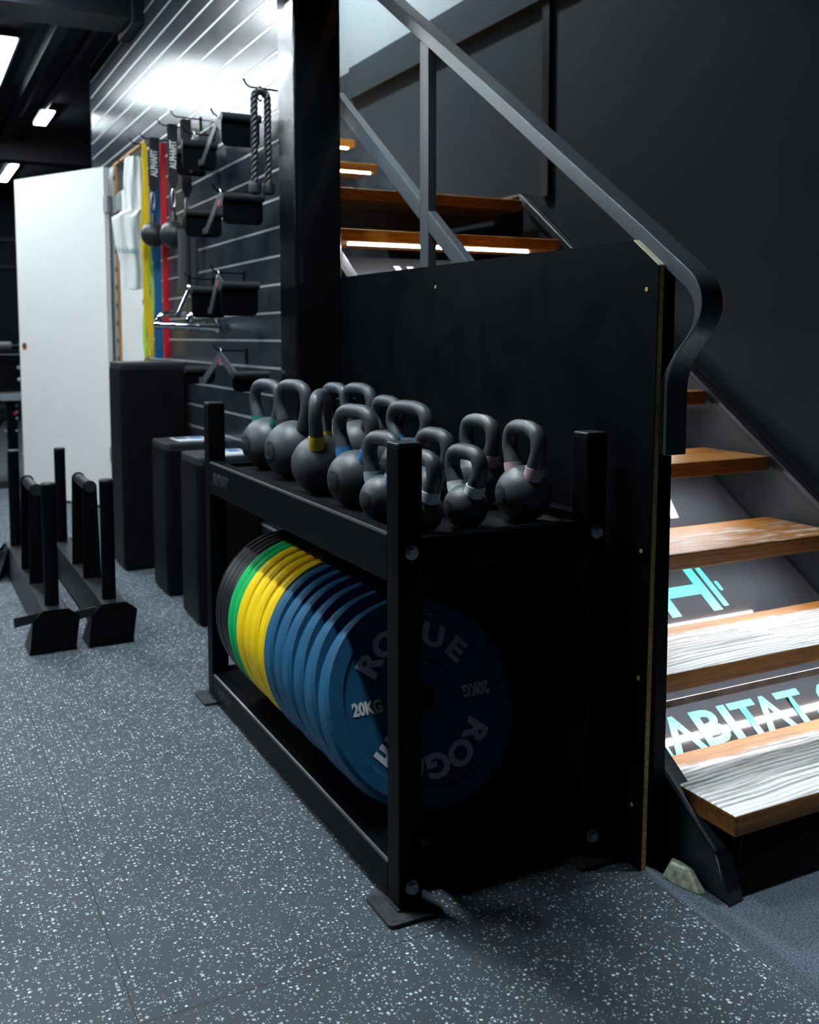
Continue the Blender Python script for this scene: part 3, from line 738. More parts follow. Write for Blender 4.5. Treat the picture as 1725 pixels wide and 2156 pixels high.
# ------------------------------------------------------------------ bumper plates
def make_plate(kind, th, m, text=False):
    """axis along local Y, rear face at y=0, front face at y=-th, centre at the plate's bottom contact"""
    Rr = 0.225
    t = thing('bumper_plate', (0, 0, 0), 'x', 'weight plate', 'bumper plates leaning on the lower shelf')
    c = 0.006
    pr = [(0.026, 0), (0.100, 0), (0.110, -0.004), (0.165, -0.004), (0.172, 0), (Rr - c, 0), (Rr, -c * 0.7), (Rr, -(th - c * 1.4)), (Rr - c * 1.2, -th), (0.186, -th), (0.183, -(th - 0.005)),
          (0.085, -(th - 0.005)), (0.080, -th), (0.040, -th), (0.026, -th), (0.026, 0)]
    MB().lathe(pr, 'y', (0, 0, Rr), 96).build('rubber_disc', m, t, local=True, smooth=28)
    MB().lathe([(0.0252, 0.001), (0.030, 0.001), (0.030, -0.001), (0.0262, -0.002), (0.0262, -th + 0.002), (0.030, -th - 0.0012), (0.0330, -th - 0.0012), (0.0330, -th - 0.0022), (0.0252, -th - 0.0022), (0.0252, 0.001)], 'y', (0, 0, Rr), 48).build('steel_hub', M['steel'], t, local=True)
    if text:
        yt = -(th - 0.005) - 0.0008
        for half in (0, 180):
            for ch, ang in zip('ROGUE', (141.5, 116.5, 91.5, 66.5, 41.5)):
                a = R(ang + half); rr = 0.138
                o_ = Vector((rr * math.cos(a), yt, Rr + rr * math.sin(a)))
                up_ = Vector((math.cos(a), 0, math.sin(a))); rt = Vector((math.sin(a), 0, -math.cos(a)))
                add_text('brand_letter', ch, 0.068, M['p_text'], t, frame(o_, rt, up_), extrude=0.0004, bold=0.0028, sx=1.18)
            sgn = 1 if half == 0 else -1
            o_ = Vector((-sgn * 0.132, yt, Rr))
            add_text('weight_mark', '20KG', 0.036, M['white_print'] if sgn == 1 else M['white_print'], t, frame(o_, (sgn, 0, 0), (0, 0, sgn)), extrude=0.0004, bold=0.0016, sx=0.80)
    return t
PB = {'black': ('p_black', 0.024), 'green': ('p_green', 0.030), 'yellow': ('p_yellow', 0.048), 'blue': ('p_blue', 0.052)}
LBL = {
 'black': ['black bumper plate, rearmost of the row', 'second black bumper plate from the rear post', 'third black bumper plate from the rear post', 'black bumper plate touching the green plates'],
 'green': ['green bumper plate next to the black plates', 'green bumper plate next to the yellow plates'],
 'yellow': ['yellow bumper plate next to the green plates', 'second yellow bumper plate counted from the green ones', 'third yellow bumper plate counted from the green ones', 'yellow bumper plate next to the blue plates'],
 'blue': ['blue bumper plate touching the yellow plates', 'second blue bumper plate from the yellow ones', 'third blue bumper plate from the yellow ones', 'fourth blue bumper plate from the yellow ones', 'blue bumper plate just behind the front one', 'front blue 20 kg bumper plate with grey lettering on its face'],
}
seq = [('black', 1.022, 12.2), ('black', 0.990, 12.1), ('black', 0.959, 12.0), ('black', 0.928, 11.8),
       ('green', 0.896, 11.4), ('green', 0.857, 11.8), ('yellow', 0.812, 12.8), ('yellow', 0.750, 14.3), ('yellow', 0.689, 15.2), ('yellow', 0.628, 16.1),
       ('blue', 0.567, 17.1), ('blue', 0.500, 18.4), ('blue', 0.431, 20.0), ('blue', 0.358, 21.8), ('blue', 0.275, 23.8), ('blue', 0.191, 26.0)]
protos = {k: None for k in PB}
cnt = {k: 0 for k in PB}
xj = [0.188, 0.186, 0.187, 0.185, 0.184, 0.186, 0.183, 0.185, 0.182, 0.184, 0.180, 0.183, 0.180, 0.184, 0.181, 0.183]
for i, (k, yb_, lean) in enumerate(seq):
    if k == 'blue' and i == len(seq) - 1:
        t = make_plate(k, 0.050, M['p_blue'], True)
    elif protos[k] is None:
        t = protos[k] = make_plate(k, PB[k][1], M[PB[k][0]])
    else:
        t = copy_tree(protos[k])
    a = R(lean); th = PB[k][1]
    # tilting back lifts the front rim edge; rest the rear-lower edge on the shelf
    t.rotation_euler = (-a, 0, 0)
    t.location = (xj[i], yb_, 0.0845 )
    t['label'] = LBL[k][cnt[k]]; cnt[k] += 1

# ------------------------------------------------------------------ kettlebells
def make_kettlebell(x, y, Rb, Hh, Wd, rz, collar, label, marks, d=0.033):
    t = thing('kettlebell', (x, y, 0.7005), label, 'kettlebell', 'kettlebells on the top shelf', rz=rz)
    zc = Rb * 0.97
    prof = []
    n = 28
    for i in range(n + 1):
        a = PI * i / n
        z = zc - Rb * math.cos(a); r = Rb * math.sin(a)
        if z < 0.0: z = 0.0; 
        prof.append((r, max(z, 0.0)))
    prof[0] = (0, 0); prof[-1] = (0, zc + Rb)
    MB().lathe(prof, 'z', (0, 0, 0), 48).build('body', M['iron'], t, local=True, smooth=50)
    # handle: leaves the ball at +-yb, leans out to half width, rounds over the top
    hw = Wd / 2 - d / 2; rr = d / 2
    zt_ = Hh - rr
    zb_ = zc + Rb * 0.62; yb_ = min(hw, Rb * 0.66)
    ctrl = [(-yb_ * 0.92, zb_), (-yb_ - (hw - yb_) * 0.25, zb_ + (zt_ - zb_) * 0.22), (-hw, zb_ + (zt_ - zb_) * 0.60), (-hw * 0.86, zb_ + (zt_ - zb_) * 0.90), (-hw * 0.45, zt_), (0, zt_ + 0.001)]
    ctrl = ctrl + [(-a, b__) for a, b__ in ctrl[:-1]][::-1]
    sp = smooth_pts(ctrl, 5)
    MB().tube([(0, a, b__) for a, b__ in sp], [rr * (1.14 - 0.14 * min(1, max(0, (b__ - zb_) / (zt_ - zb_)) * 2)) for a, b__ in sp], 18, True).build('handle', M['iron'], t, local=True, smooth=60)
    for sgn in (-1, 1):
        cp = [(0, sgn * a, b__) for a, b__ in smooth_pts([(yb_ * 0.94, zb_ + 0.002), (yb_ + (hw - yb_) * 0.12, zb_ + (zt_ - zb_) * 0.12), (yb_ + (hw - yb_) * 0.27, zb_ + (zt_ - zb_) * 0.24)], 3)]
        MB().tube(cp, [rr * 1.26, rr * 1.25, rr * 1.24, rr * 1.23, rr * 1.21, rr * 1.20, rr * 1.19], 20, True).build('collar', M[collar], t, local=True)
    # weight emblem on the aisle side
    er = Rb * 0.36; Rs = Rb + 0.0007; ze = zc - Rb * 0.02
    def onball(v, lift):
        return Vector((-math.sqrt(max((Rb + lift) ** 2 - v.y ** 2 - (v.z - zc) ** 2, 1e-6)), v.y, v.z))
    prof = [(er * k / 6, -math.sqrt(Rs * Rs - (er * k / 6) ** 2)) for k in range(7)] + [(er, -math.sqrt(Rs * Rs - er * er) + 0.004)]
    em = MB().lathe(prof, 'x', (0, 0, zc), 32).build('emblem', M['emblem'], t, local=True)
    for k_, txt in enumerate(marks):
        tx = add_text('weight_mark', txt, er * 0.66, M['emboss'], em, frame(Vector((0, 0, ze + (er * 0.40 if k_ == 0 else -er * 0.40))), (0, -1, 0), (0, 0, 1)), extrude=0.0, bold=er * 0.012, sx=0.85)
        for v in tx.data.vertices: v.co = onball(v.co, 0.0016)
    bb = MB().poly([onball(Vector((0, a, ze + c_)), 0.0015) for c_ in (-0.0008, 0.0008) for a in [er * (k / 5 - 0.8 + 0.0) for k in range(9)]], [(k, k + 1, k + 10, k + 9) for k in range(8)])
    bb.build('emblem_bar', M['emboss'], em, local=True)
    return t
KB_ = [
 (0.157, 1.170, 0.0765, 0.262, 0.178, 10, 'c_green', 'kettlebell with dark green collars beside the rear left post', ('24KG', '53LB')),
 (0.156, 0.950, 0.0800, 0.269, 0.172, 10, 'c_black', 'large plain black kettlebell, second from the rear in the aisle row', ('20KG', '44LB')),
 (0.123, 0.673, 0.0735, 0.257, 0.170, -33, 'c_yellow', 'kettlebell with yellow collars, handle turned edge-on', ('16KG', '35LB')),
 (0.372, 1.166, 0.0700, 0.247, 0.160, 5, 'c_black', 'rearmost kettlebell of the row against the panel', ('24KG', '53LB')),
 (0.372, 0.996, 0.0750, 0.253, 0.180, 5, 'c_black', 'second kettlebell from the rear in the row against the panel', ('20KG', '44LB')),
 (0.374, 0.815, 0.0680, 0.227, 0.165, 0, 'c_black', 'low-handled kettlebell behind the wide-handled one', ('16KG', '35LB')),
 (0.120, 0.456, 0.0656, 0.233, 0.165, 10, 'c_blue', 'kettlebell with blue collars marked 12 kg', ('12KG', '26LB')),
 (0.300, 0.540, 0.0716, 0.231, 0.190, 5, 'c_blue', 'wide-handled kettlebell in mid shelf behind the blue-collared one', ('12KG', '26LB')),
 (0.095, 0.260, 0.0500, 0.190, 0.125, 12, 'c_grey', 'small kettlebell with grey-blue collars left of the front post', ('6KG', '13LB')),
 (0.105, 0.110, 0.0444, 0.167, 0.130, 5, 'c_white', 'small white-collared kettlebell half hidden behind the front post', ('4KG', '9LB')),
 (0.235, 0.290, 0.0531, 0.189, 0.135, 5, 'c_grey', 'kettlebell standing behind the half hidden white-collared one', ('6KG', '13LB')),
 (0.210, 0.115, 0.0456, 0.171, 0.132, 4, 'c_white', 'small white-collared kettlebell at the near end, in full view', ('4KG', '9LB')),
 (0.372, 0.330, 0.0621, 0.210, 0.142, 3, 'c_pink', 'kettlebell behind the small fully visible white-collared one', ('8KG', '18LB')),
 (0.358, 0.128, 0.0597, 0.212, 0.150, -3, 'c_pink', 'kettlebell with pale pink collars at the near right of the shelf', ('8KG', '18LB')),
]
for a in KB_:
    make_kettlebell(a[0], a[1], a[2], a[3], a[4], R(a[5]), a[6], a[7], a[8])

# ================================================================== FOAM BOXES
def foam_box(x0, x1, y0, y1, h, label, sticker=None):
    t = thing('foam_box', ((x0 + x1) / 2, (y0 + y1) / 2, 0), label, 'foam box', 'tall foam boxes along the slatted wall')
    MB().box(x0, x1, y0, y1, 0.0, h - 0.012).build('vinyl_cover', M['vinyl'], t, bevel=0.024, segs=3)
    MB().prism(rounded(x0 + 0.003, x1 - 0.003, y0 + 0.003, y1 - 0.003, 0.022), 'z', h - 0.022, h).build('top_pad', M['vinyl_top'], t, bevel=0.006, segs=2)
    if sticker:
        sx0, sx1, sy0, sy1 = sticker
        s_ = MB().box(sx0, sx1, sy0, sy1, h, h + 0.001).build('label_sheet', M['paper'], t)
        MB().box(sx0 + 0.01, sx0 + (sx1 - sx0) * 0.45, sy0 + (sy1 - sy0) * .55, sy1 - 0.012, h + 0.001, h + 0.0014).build('printed_block', M['ink'], s_)
        MB().box(sx0 + (sx1 - sx0) * 0.52, sx1 - 0.01, sy0 + (sy1 - sy0) * .5, sy1 - 0.012, h + 0.001, h + 0.0014).build('printed_block', M['blue_print'], s_)
        MB().box(sx0 + 0.01, sx1 - 0.012, sy0 + 0.02, sy0 + 0.03, h + 0.001, h + 0.0014).build('printed_line', M['ink'], s_)
    return t
foam_box(0.095, 0.405, 3.015, 3.30, 0.968, 'tallest black foam box, standing before the hanging bands')
foam_box(0.165, 0.412, 2.476, 2.74, 0.645, 'middle black foam box with a printed label on top', (0.24, 0.38, 2.53, 2.71))
foam_box(0.165, 0.412, 1.985, 2.25, 0.640, 'nearest black foam box, right behind the rack post', (0.26, 0.39, 2.02, 2.20))

# ================================================================== SLEDS
def make_sled():
    """origin on the floor under the near tube; runs along +Y"""
    t = thing('push_sled', (0, 0, 0), 'x', 'sled', 'low black sleds on the gym floor')
    # body: trapezoid channel with faceted ends
    n0, n1 = -0.075, 1.20
    sec = [(-0.088, 0.022), (-0.072, 0.118), (-0.036, 0.150), (0.040, 0.150), (0.076, 0.118), (0.064, 0.0), (-0.068, 0.0)]
    body = [(-0.036, 0.012), (-0.036, 0.150), (0.040, 0.150), (0.040, 0.012)]
    MB().prism(body, 'y', n0, n1).build('body', M['powder2'], t, local=True, bevel=0.002)
    for y in (n0 - 0.006, n1):
        MB().prism([(-0.086, 0.0), (-0.074, 0.112), (-0.040, 0.150), (0.044, 0.150), (0.082, 0.120), (0.066, 0.004)], 'y', y, y + 0.006).build('end_plate', M['powder'], t, local=True, bevel=0.001)
    # side skirts near each end
    for ya, yb in ((n0, n0 + 0.13), (n1 - 0.13, n1)):
        MB().poly([(-0.036, ya, 0.150), (-0.086, ya, 0.0), (-0.086, yb, 0.0), (-0.036, yb, 0.150), (-0.039, ya, 0.150), (-0.089, ya, 0.0), (-0.089, yb, 0.0), (-0.039, yb, 0.150)],
                  [(0, 1, 2, 3), (4, 7, 6, 5), (0, 4, 5, 1), (1, 5, 6, 2), (2, 6, 7, 3), (3, 7, 4, 0)]).build('skirt', M['powder2'], t, local=True)
        MB().poly([(0.040, ya, 0.150), (0.068, ya, 0.0), (0.068, yb, 0.0), (0.040, yb, 0.150), (0.043, ya, 0.150), (0.071, ya, 0.0), (0.071, yb, 0.0), (0.043, yb, 0.150)],
                  [(3, 2, 1, 0), (5, 6, 7, 4), (1, 5, 4, 0), (2, 6, 5, 1), (3, 7, 6, 2), (0, 4, 7, 3)]).build('skirt', M['powder2'], t, local=True)
        MB().prism([(-0.036, 0.098), (-0.125, 0.085), (-0.128, 0.115), (-0.125, 0.118), (-0.036, 0.128)], 'y', (ya + yb) / 2, (ya + yb) / 2 + 0.006).build('fin', M['powder2'], t, local=True)
    for y in (0.0, 1.12):
        MB().tube([(0, y, 0.148), (0, y, 0.572)], 0.0245, 24).build('upright', M['powder'], t, local=True)
        MB().lathe([(0, 0.572), (0.0255, 0.572), (0.0255, 0.578), (0.021, 0.582), (0, 0.582)], 'z', (0, y, 0), 24).build('end_cap', M['powder2'], t, local=True)
    # handle: two tapered plates carrying a round bar
    def plate(y):
        pts = [(0.034, 0.148), (0.026, 0.500)]
        for k in range(9):
            a = R(180 * k / 8); pts.append((0.026 * math.cos(a), 0.506 + 0.026 * math.sin(a)))
        pts += [(-0.034, 0.148)]
        MB().prism(pts, 'y', y, y + 0.008).build('handle_plate', M['powder'], t, local=True, bevel=0.0015)
    plate(0.335); plate(0.605)
    MB().tube([(0, 0.325, 0.506), (0, 0.622, 0.506)], 0.0205, 20).build('handle_bar', M['powder2'], t, local=True)
    MB().tube([(0.008, 0.330, 0.425), (0.008, 0.322, 0.425), (0.014, 0.318, 0.41), (0.022, 0.30, 0.150)], 0.004, 10).build('pin', M['powder'], t, local=True)
    return t
sl = make_sled()
sl.location = (-0.353, 2.015, 0); sl.rotation_euler = (0, 0, R(0.3)); sl['label'] = 'black low push sled with two uprights, the left one'
s2 = copy_tree(sl); s2.location = (-0.158, 2.010, 0); s2.rotation_euler = (0, 0, R(0.2)); s2['label'] = 'black low push sled with two uprights, right one nearest the foam boxes'

# ================================================================== WHITE DOOR LEAF
hx, hy = 0.405, 4.715
ex, ey = -0.040, 5.53
d = Vector((ex - hx, ey - hy, 0)); ln = d.length; d.normalize(); nrm = Vector((-d.y, d.x, 0))
dl = thing('door_2', (hx, hy, 0), None, None, kind='structure')
def leaf_box(a0, a1, t0, t1, z0, z1):
    P = lambda a, t_, z: Vector((hx, hy, z)) + d * a + nrm * t_
    return MB().poly([P(a0, t0, z0), P(a1, t0, z0), P(a1, t1, z0), P(a0, t1, z0), P(a0, t0, z1), P(a1, t0, z1), P(a1, t1, z1), P(a0, t1, z1)],
                     [(0, 3, 2, 1), (4, 5, 6, 7), (0, 1, 5, 4), (1, 2, 6, 5), (2, 3, 7, 6), (3, 0, 4, 7)])
leaf_box(0.03, ln, 0.0, 0.038, 0.02, 2.115).build('door_leaf', M['door'], dl, bevel=0.002)
P = Vector((hx, hy, 0)) + d * (ln - 0.055) + nrm * 0.0395
MB().lathe([(0, 0), (0.024, 0), (0.024, 0.001), (0, 0.001)], 'y', (0, 0, 0), 24)
lh = MB(); lh.tube([P + Vector((0, 0, 1.02)) - nrm * 0.002, P + Vector((0, 0, 1.02)) + nrm * 0.0006], 0.026, 24); lh.build('lock_hole', M['jamb'], dl)['label'] = 'bare round lock hole'
lh = MB(); lh.tube([P + Vector((0, 0, 1.024)) - nrm * 0.001, P + Vector((0, 0, 1.024)) + nrm * 0.0012], 0.017, 24); lh.build('lock_hole', M['ink'], dl)
for z in (1.84, 0.30):
    leaf_box(0.0, 0.035, -0.004, 0.042, z, z + 0.10).build('hinge', M['galv'], dl, bevel=0.001)
hg = MB().box(XS - 0.006, XS + 0.001, DY1 - 0.19, DY1 - 0.05, 1.84, 1.94); hg.build('hinge', M['galv'], dl, bevel=0.001)
MB().tube([(XS - 0.008, DY1 - 0.03, 1.835), (XS - 0.008, DY1 - 0.03, 1.945)], 0.007, 12).build('hinge_pin', M['galv'], dl)

# ================================================================== THINGS ON THE SLATTED WALL
def hook(y, z, Lh, label, rest=0.0):
    t = thing('wall_hook', (XS, y, z), label, 'hook', 'wire hooks on the slatted wall')
    MB().tube([(XS - 0.004, y, z), (XS - 0.010, y, z), (XS - Lh, y, z + 0.002), (XS - Lh - 0.014, y, z + 0.012), (XS - Lh - 0.022, y, z + 0.028)], 0.0032, 10).build('prong', M['powder'], t)
    MB().box(XS - 0.006, XS - 0.0005, y - 0.007, y + 0.007, z - 0.050, z + 0.010).build('back_plate', M['powder'], t, bevel=0.001)
    return t
hook(1.748, 1.935, 0.110, 'wire hook carrying the twisted rope')
hook(2.147, 1.915, 0.110, 'wire hook of the highest pair of cable grips beside the rope')
hook(2.560, 1.925, 0.110, 'wire hook of the grey cable grip just right of the straps')
hook(2.133, 1.632, 0.112, 'wire hook in the middle row right of the grip balls')
hook(2.177, 1.330, 0.112, 'wire hook beside the chrome handle, red-marked grip on it')
hook(2.600, 1.330, 0.105, 'wire hook carrying the chrome handle')
hook(2.161, 1.030, 0.112, 'lowest wire hook, above the rack')
hook(3.300, 2.030, 0.125, 'wire hook holding the first printed strap')
hook(2.960, 2.030, 0.120, 'wire hook holding the second printed strap')
hook(2.760, 2.030, 0.110, 'wire hook holding the third printed strap')
hook(3.480, 2.035, 0.135, 'wire hook holding the coloured resistance bands')
hook(3.820, 1.990, 0.130, 'wire hook holding the white cloth bag')

# --- cable grips: V plate with a padded paddle at each end (spread along the wall)
def cable_grip(y, z, xa, yr, yl, dz, ph, wx, label, logo=True, near_mat='powder'):
    """apex at (xa, y, z); near paddle at y+yr (negative), far paddle at y+yl; dz drop to the tube axis"""
    t = thing('cable_grip', (xa, y, z), label, 'cable attachment', 'cable grips hanging on the slatted wall')
    w = 0.017
    vp = MB()
    for ye in (yr, yl):
        sg_ = 1 if ye > 0 else -1
        yb, zb = y + ye * 0.80, z - dz - ph * 0.75
        dirv = Vector((0, yb - y, zb - (z - 0.01))).normalized(); pe_ = Vector((0, -dirv.z, dirv.y)) * w
        A, B = Vector((xa, y, z - 0.008)), Vector((xa, yb, zb))
        q = [A + pe_, A - pe_, B - pe_, B + pe_]
        vp.poly([v_ + Vector((-0.003, 0, 0)) for v_ in q] + [v_ + Vector((0.003, 0, 0)) for v_ in q], [(0, 1, 2, 3), (7, 6, 5, 4), (0, 4, 5, 1), (1, 5, 6, 2), (2, 6, 7, 3), (3, 7, 4, 0)])
        vp.box(xa - 0.006, xa + 0.006, min(yb, y + ye), max(yb, y + ye), zb - 0.012, zb + 0.012)
    vp.build('v_plate', M['grip_metal'], t, bevel=0.0008)
    MB().tube([(xa, y - 0.002 + 0.011 * math.cos(R(a)), z + 0.006 + 0.014 * math.sin(R(a))) for a in range(0, 361, 30)], 0.003, 8, False).build('hanging_ring', M['steel'], t)
    for ye in (yr, yl):
        yp = y + ye; zt_ = z - dz
        # curved pad: a tube on top rolling into a hanging plate with rounded corners
        pts = rounded(xa - wx / 2, xa + wx / 2, zt_ - ph, zt_ + 0.004, 0.022, 4)
        MB().prism(pts, 'y', yp - 0.004, yp + 0.004).build('paddle', M[near_mat if ye == yr else 'powder'], t, bevel=0.002)
        MB().tube([(xa - wx / 2 - 0.002, yp - 0.008, zt_), (xa + wx / 2 + 0.002, yp - 0.008, zt_)], 0.0145, 16).build('grip_tube', M['ball'], t)
    if logo:
        for sy_ in (0,):
            MB().poly([(xa - 0.0035, y - 0.008, z - 0.018), (xa - 0.0035, y + 0.008, z - 0.018), (xa - 0.0035, y + 0.006, z - 0.044), (xa - 0.0035, y - 0.006, z - 0.044)], [(0, 1, 2, 3)]).build('logo_mark', M['pink'], t)
            # same mark on the near edge of the plate, which faces the camera
            MB().poly([(xa - 0.012, y - 0.020, z - 0.016), (xa + 0.012, y - 0.020, z - 0.016), (xa + 0.009, y - 0.021, z - 0.046), (xa - 0.009, y - 0.021, z - 0.046)], [(0, 1, 2, 3)])
    return t
cable_grip(2.133, 1.622, 0.312, -0.28, 0.23, 0.045, 0.095, 0.148, 'middle row cable grip with pink mark, two black paddles')
cable_grip(2.177, 1.320, 0.312, -0.27, 0.13, 0.050, 0.110, 0.138, 'cable grip with red mark right of the chrome handle')
cable_grip(2.161, 1.020, 0.312, -0.36, 0.30, 0.070, 0.060, 0.128, 'lowest and widest cable grip, red mark, above the rack')
cable_grip(2.147, 1.905, 0.312, -0.28, 0.26, 0.050, 0.100, 0.140, 'highest cable grip, next to the twisted rope', False)
cable_grip(2.560, 1.915, 0.332, -0.10, 0.05, 0.060, 0.095, 0.125, 'grey-lit cable grip hanging just right of the printed straps', False, 'grip_metal')

# --- chrome double handle
ch = thing('chrome_handle', (0.315, 2.60, 1.325), 'shiny chrome double row handle hanging left of the red-marked grips', 'cable attachment')
yv = 2.60
MB().tube([(0.315, yv, 1.345), (0.315, yv, 1.300)], 0.009, 12).ball((0.315, yv, 1.292), 0.015, 16).build('eye', M['chrome'], ch)
MB().tube([(0.315, yv, 1.290), (0.262, yv + 0.02, 1.165)], 0.010, 12).tube([(0.315, yv, 1.290), (0.345, yv - 0.02, 1.175)], 0.010, 12).build('frame', M['chrome'], ch)
arc = [Vector((0.255 + 0.075 * math.cos(R(a)) * 1.0, yv + 0.03, 1.145 + 0.042 * math.sin(R(a)))) for a in range(10, 200, 15)]
MB().tube(arc, 0.012, 12).build('bow', M['chrome'], ch)
arc = [Vector((0.345 + 0.065 * math.cos(R(a)), yv - 0.08, 1.145 + 0.045 * math.sin(R(a)))) for a in range(0, 190, 15)]
MB().tube(arc, 0.010, 12).build('bow', M['chrome'], ch)
A, B = Vector((0.170, yv + 0.03, 1.135)), Vector((0.405, yv - 0.13, 1.122))
gb = MB().tube([A, B], 0.0145, 16)
for q in (0.06, 0.30, 0.52, 0.74, 0.97):
    c0 = A.lerp(B, q); dv = (B - A).normalized() * 0.006; gb.tube([c0 - dv, c0 + dv], 0.020, 16)
gb.build('grip_bar', M['chrome'], ch)

# --- twisted triceps rope
rp = thing('triceps_rope', (0.345, 1.748, 1.94), 'black twisted rope attachment hanging beside the column', 'rope')
MB().tube([(0.345 + 0.010 * math.cos(R(a)), 1.748, 1.938 - 0.020 + 0.024 * math.sin(R(a))) for a in range(0, 361, 24)], 0.0035, 8, False).build('steel_ring', M['steel'], rp)
path = []
for k in range(41):
    a = k / 40
    if a < 0.44: path.append(Vector((0.322 - 0.004 * (0.44 - a), 1.742, 1.612 + (1.905 - 1.612) * a / 0.44)))
    elif a > 0.56: path.append(Vector((0.370, 1.742, 1.905 - (1.905 - 1.612) * (a - 0.56) / 0.44)))
    else:
        th = PI * (1 - (a - 0.44) / 0.12); path.append(Vector((0.346 + 0.024 * math.cos(th), 1.742, 1.905 + 0.020 * math.sin(th))))
fine = []
for i in range(len(path) - 1):
    for k in range(5): fine.append(path[i].lerp(path[i + 1], k / 5))
fine.append(path[-1])
rm = MB(); acc = 0
for s_ in range(3):
    pts = []; acc = 0
    for i, p in enumerate(fine):
        if i: acc += (p - fine[i - 1]).length
        tn = (fine[min(i + 1, len(fine) - 1)] - fine[max(i - 1, 0)]).normalized()
        u = Vector((0, 1, 0)); w_ = tn.cross(u)
        ph = acc / 0.058 * 2 * PI + s_ * 2 * PI / 3
        pts.append(p + (u * math.cos(ph) + w_ * math.sin(ph)) * 0.0062)
    rm.tube(pts, 0.0072, 8)
rm.build('twisted_rope', M['rope'], rp, smooth=80)
for x in (0.322, 0.370):
    MB().lathe([(0, 0), (0.015, 0), (0.021, 0.006), (0.023, 0.030), (0.021, 0.038), (0, 0.038)], 'z', (x, 1.742, 1.576), 24).build('end_stop', M['ball'], rp)

# --- straps with grip balls
def strap_set(y, x, z_top, z_ball, ball_r, label, n, tilt=0.0):
    t = thing('strap_grip', (x, y, z_top), label, 'grip', 'printed straps with hanging grips')
    w = 0.021
    zs = z_ball + ball_r + 0.135          # foot of the webbing
    prof = []
    sh = MB()
    for side, off in ((1, -0.013), (-1, 0.011)):
        seq_ = [(z_top, w), (z_top - 0.10, w), (zs + 0.075, w), (zs + 0.04, w * 1.05), (zs, w * 0.35)]
        vs_, fs_ = [], []
        for i, (z, ww) in enumerate(seq_):
            k_ = (z_top - z) / (z_top - zs)
            xx = x + tilt * k_; yy = y + off * (1 - k_ * 0.8)
            for dy_ in (-0.0012, 0.0012):
                vs_ += [(xx - ww, yy + dy_, z), (xx + ww, yy + dy_, z)]
        for i in range(len(seq_) - 1):
            a0 = 4 * i; b0 = 4 * i + 4
            fs_ += [(a0, a0 + 1, b0 + 1, b0), (a0 + 3, a0 + 2, b0 + 2, b0 + 3), (a0, b0, b0 + 2, a0 + 2), (a0 + 1, a0 + 3, b0 + 3, b0 + 1)]
        fs_ += [(0, 2, 3, 1), (4 * len(seq_) - 4, 4 * len(seq_) - 3, 4 * len(seq_) - 1, 4 * len(seq_) - 2)]
        sh.poly(vs_, fs_)
    sh.box(x - w, x + w, y - 0.014, y + 0.012, z_top - 0.001, z_top + 0.0015)
    sh.build('webbing', M['strap'], t)
    zt_ = (z_top + zs) / 2 + 0.01
    add_text('printed_word', 'ALPHAFIT', 0.043, M['white_print'], t, frame(Vector((x + tilt * 0.5, y - 0.0155, zt_)) - wpos(t), (0.0 - tilt * 0.25, 0, 1), (-1, 0, -tilt * 0.25)), extrude=0.0004, bold=0.0014, sx=0.66)
    xb = x + tilt * 1.05
    car = [Vector((xb + 0.0085 * math.cos(R(a)), y - 0.001, zs - 0.036 + 0.042 * math.sin(R(a)))) for a in range(0, 361, 20)]
    MB().tube(car, 0.0042, 8, False).build('carabiner', M['steel'], t)
    if ball_r > 0.03:
        b_ = MB().ball((xb, y, z_ball), ball_r, 32); b_.lathe([(0.016, ball_r * 0.86), (0.013, ball_r + 0.018), (0.008, ball_r + 0.040), (0, ball_r + 0.042)], 'z', (xb, y, z_ball), 20)
        b_.build('grip_ball', M['ball'], t, smooth=60)
    else:
        for dx_, dy_ in ((-0.024, -0.02), (0.026, 0.02)):
            MB().tube([(xb + dx_, y + dy_, z_ball + 0.02), (xb + dx_, y + dy_, z_ball - 0.235)], 0.0235, 20).build('foam_grip', M['foam'], t)
        rr_ = [Vector((xb + 0.020 * math.cos(R(a)), y - 0.01, z_ball + 0.045 + 0.045 * math.sin(R(a)))) for a in range(0, 361, 24)]
        MB().tube(rr_, 0.004, 8, False).build('ring', M['powder'], t)
    return t
strap_set(3.290, 0.338, 2.035, 1.577, 0.061, 'leftmost printed black strap with grip ball, before the yellow band', 1, -0.012)
strap_set(2.950, 0.340, 2.035, 1.548, 0.064, 'middle printed black strap with the larger looking grip ball', 2, 0.0)
strap_set(2.755, 0.350, 2.020, 1.530, 0.02, 'rightmost printed black strap with two grey foam grips', 3, 0.0)

# --- resistance bands
def band(x, w, y, m, z_top, z_bot, label, wave=0.006, seed=0):
    rnd = random.Random(seed)
    t_ = MB(); N_ = 26
    for side in (-1, 1):
        vs_, fs_ = [], []
        for i in range(N_ + 1):
            k_ = i / N_; z = z_top + (z_bot - z_top) * k_
            op = 0.010 + 0.010 * math.sin(PI * k_)
            yy = y + side * op; xx = x + wave * math.sin(k_ * 7 + seed + side * 0.8) * k_ * 1.6
            ww = w / 2 * (1 - 0.25 * k_ * (0.5 + 0.5 * math.sin(k_ * 9 + seed + side)))
            if i in (0, N_): yy = y
            vs_ += [(xx - ww, yy - 0.0015, z), (xx + ww, yy - 0.0015, z), (xx + ww, yy + 0.0015, z), (xx - ww, yy + 0.0015, z)]
        for i in range(N_):
            for k in range(4): fs_.append((4 * i + k, 4 * i + (k + 1) % 4, 4 * i + 4 + (k + 1) % 4, 4 * i + 4 + k))
        fs_ += [(3, 2, 1, 0), (4 * N_, 4 * N_ + 1, 4 * N_ + 2, 4 * N_ + 3)]
        t_.poly(vs_, fs_)
    o = t_.build('resistance_band', m, smooth=60)
    center_origin(o, (x, y, z_top))
    return tag(o, label, 'resistance band', 'resistance bands on one hook')
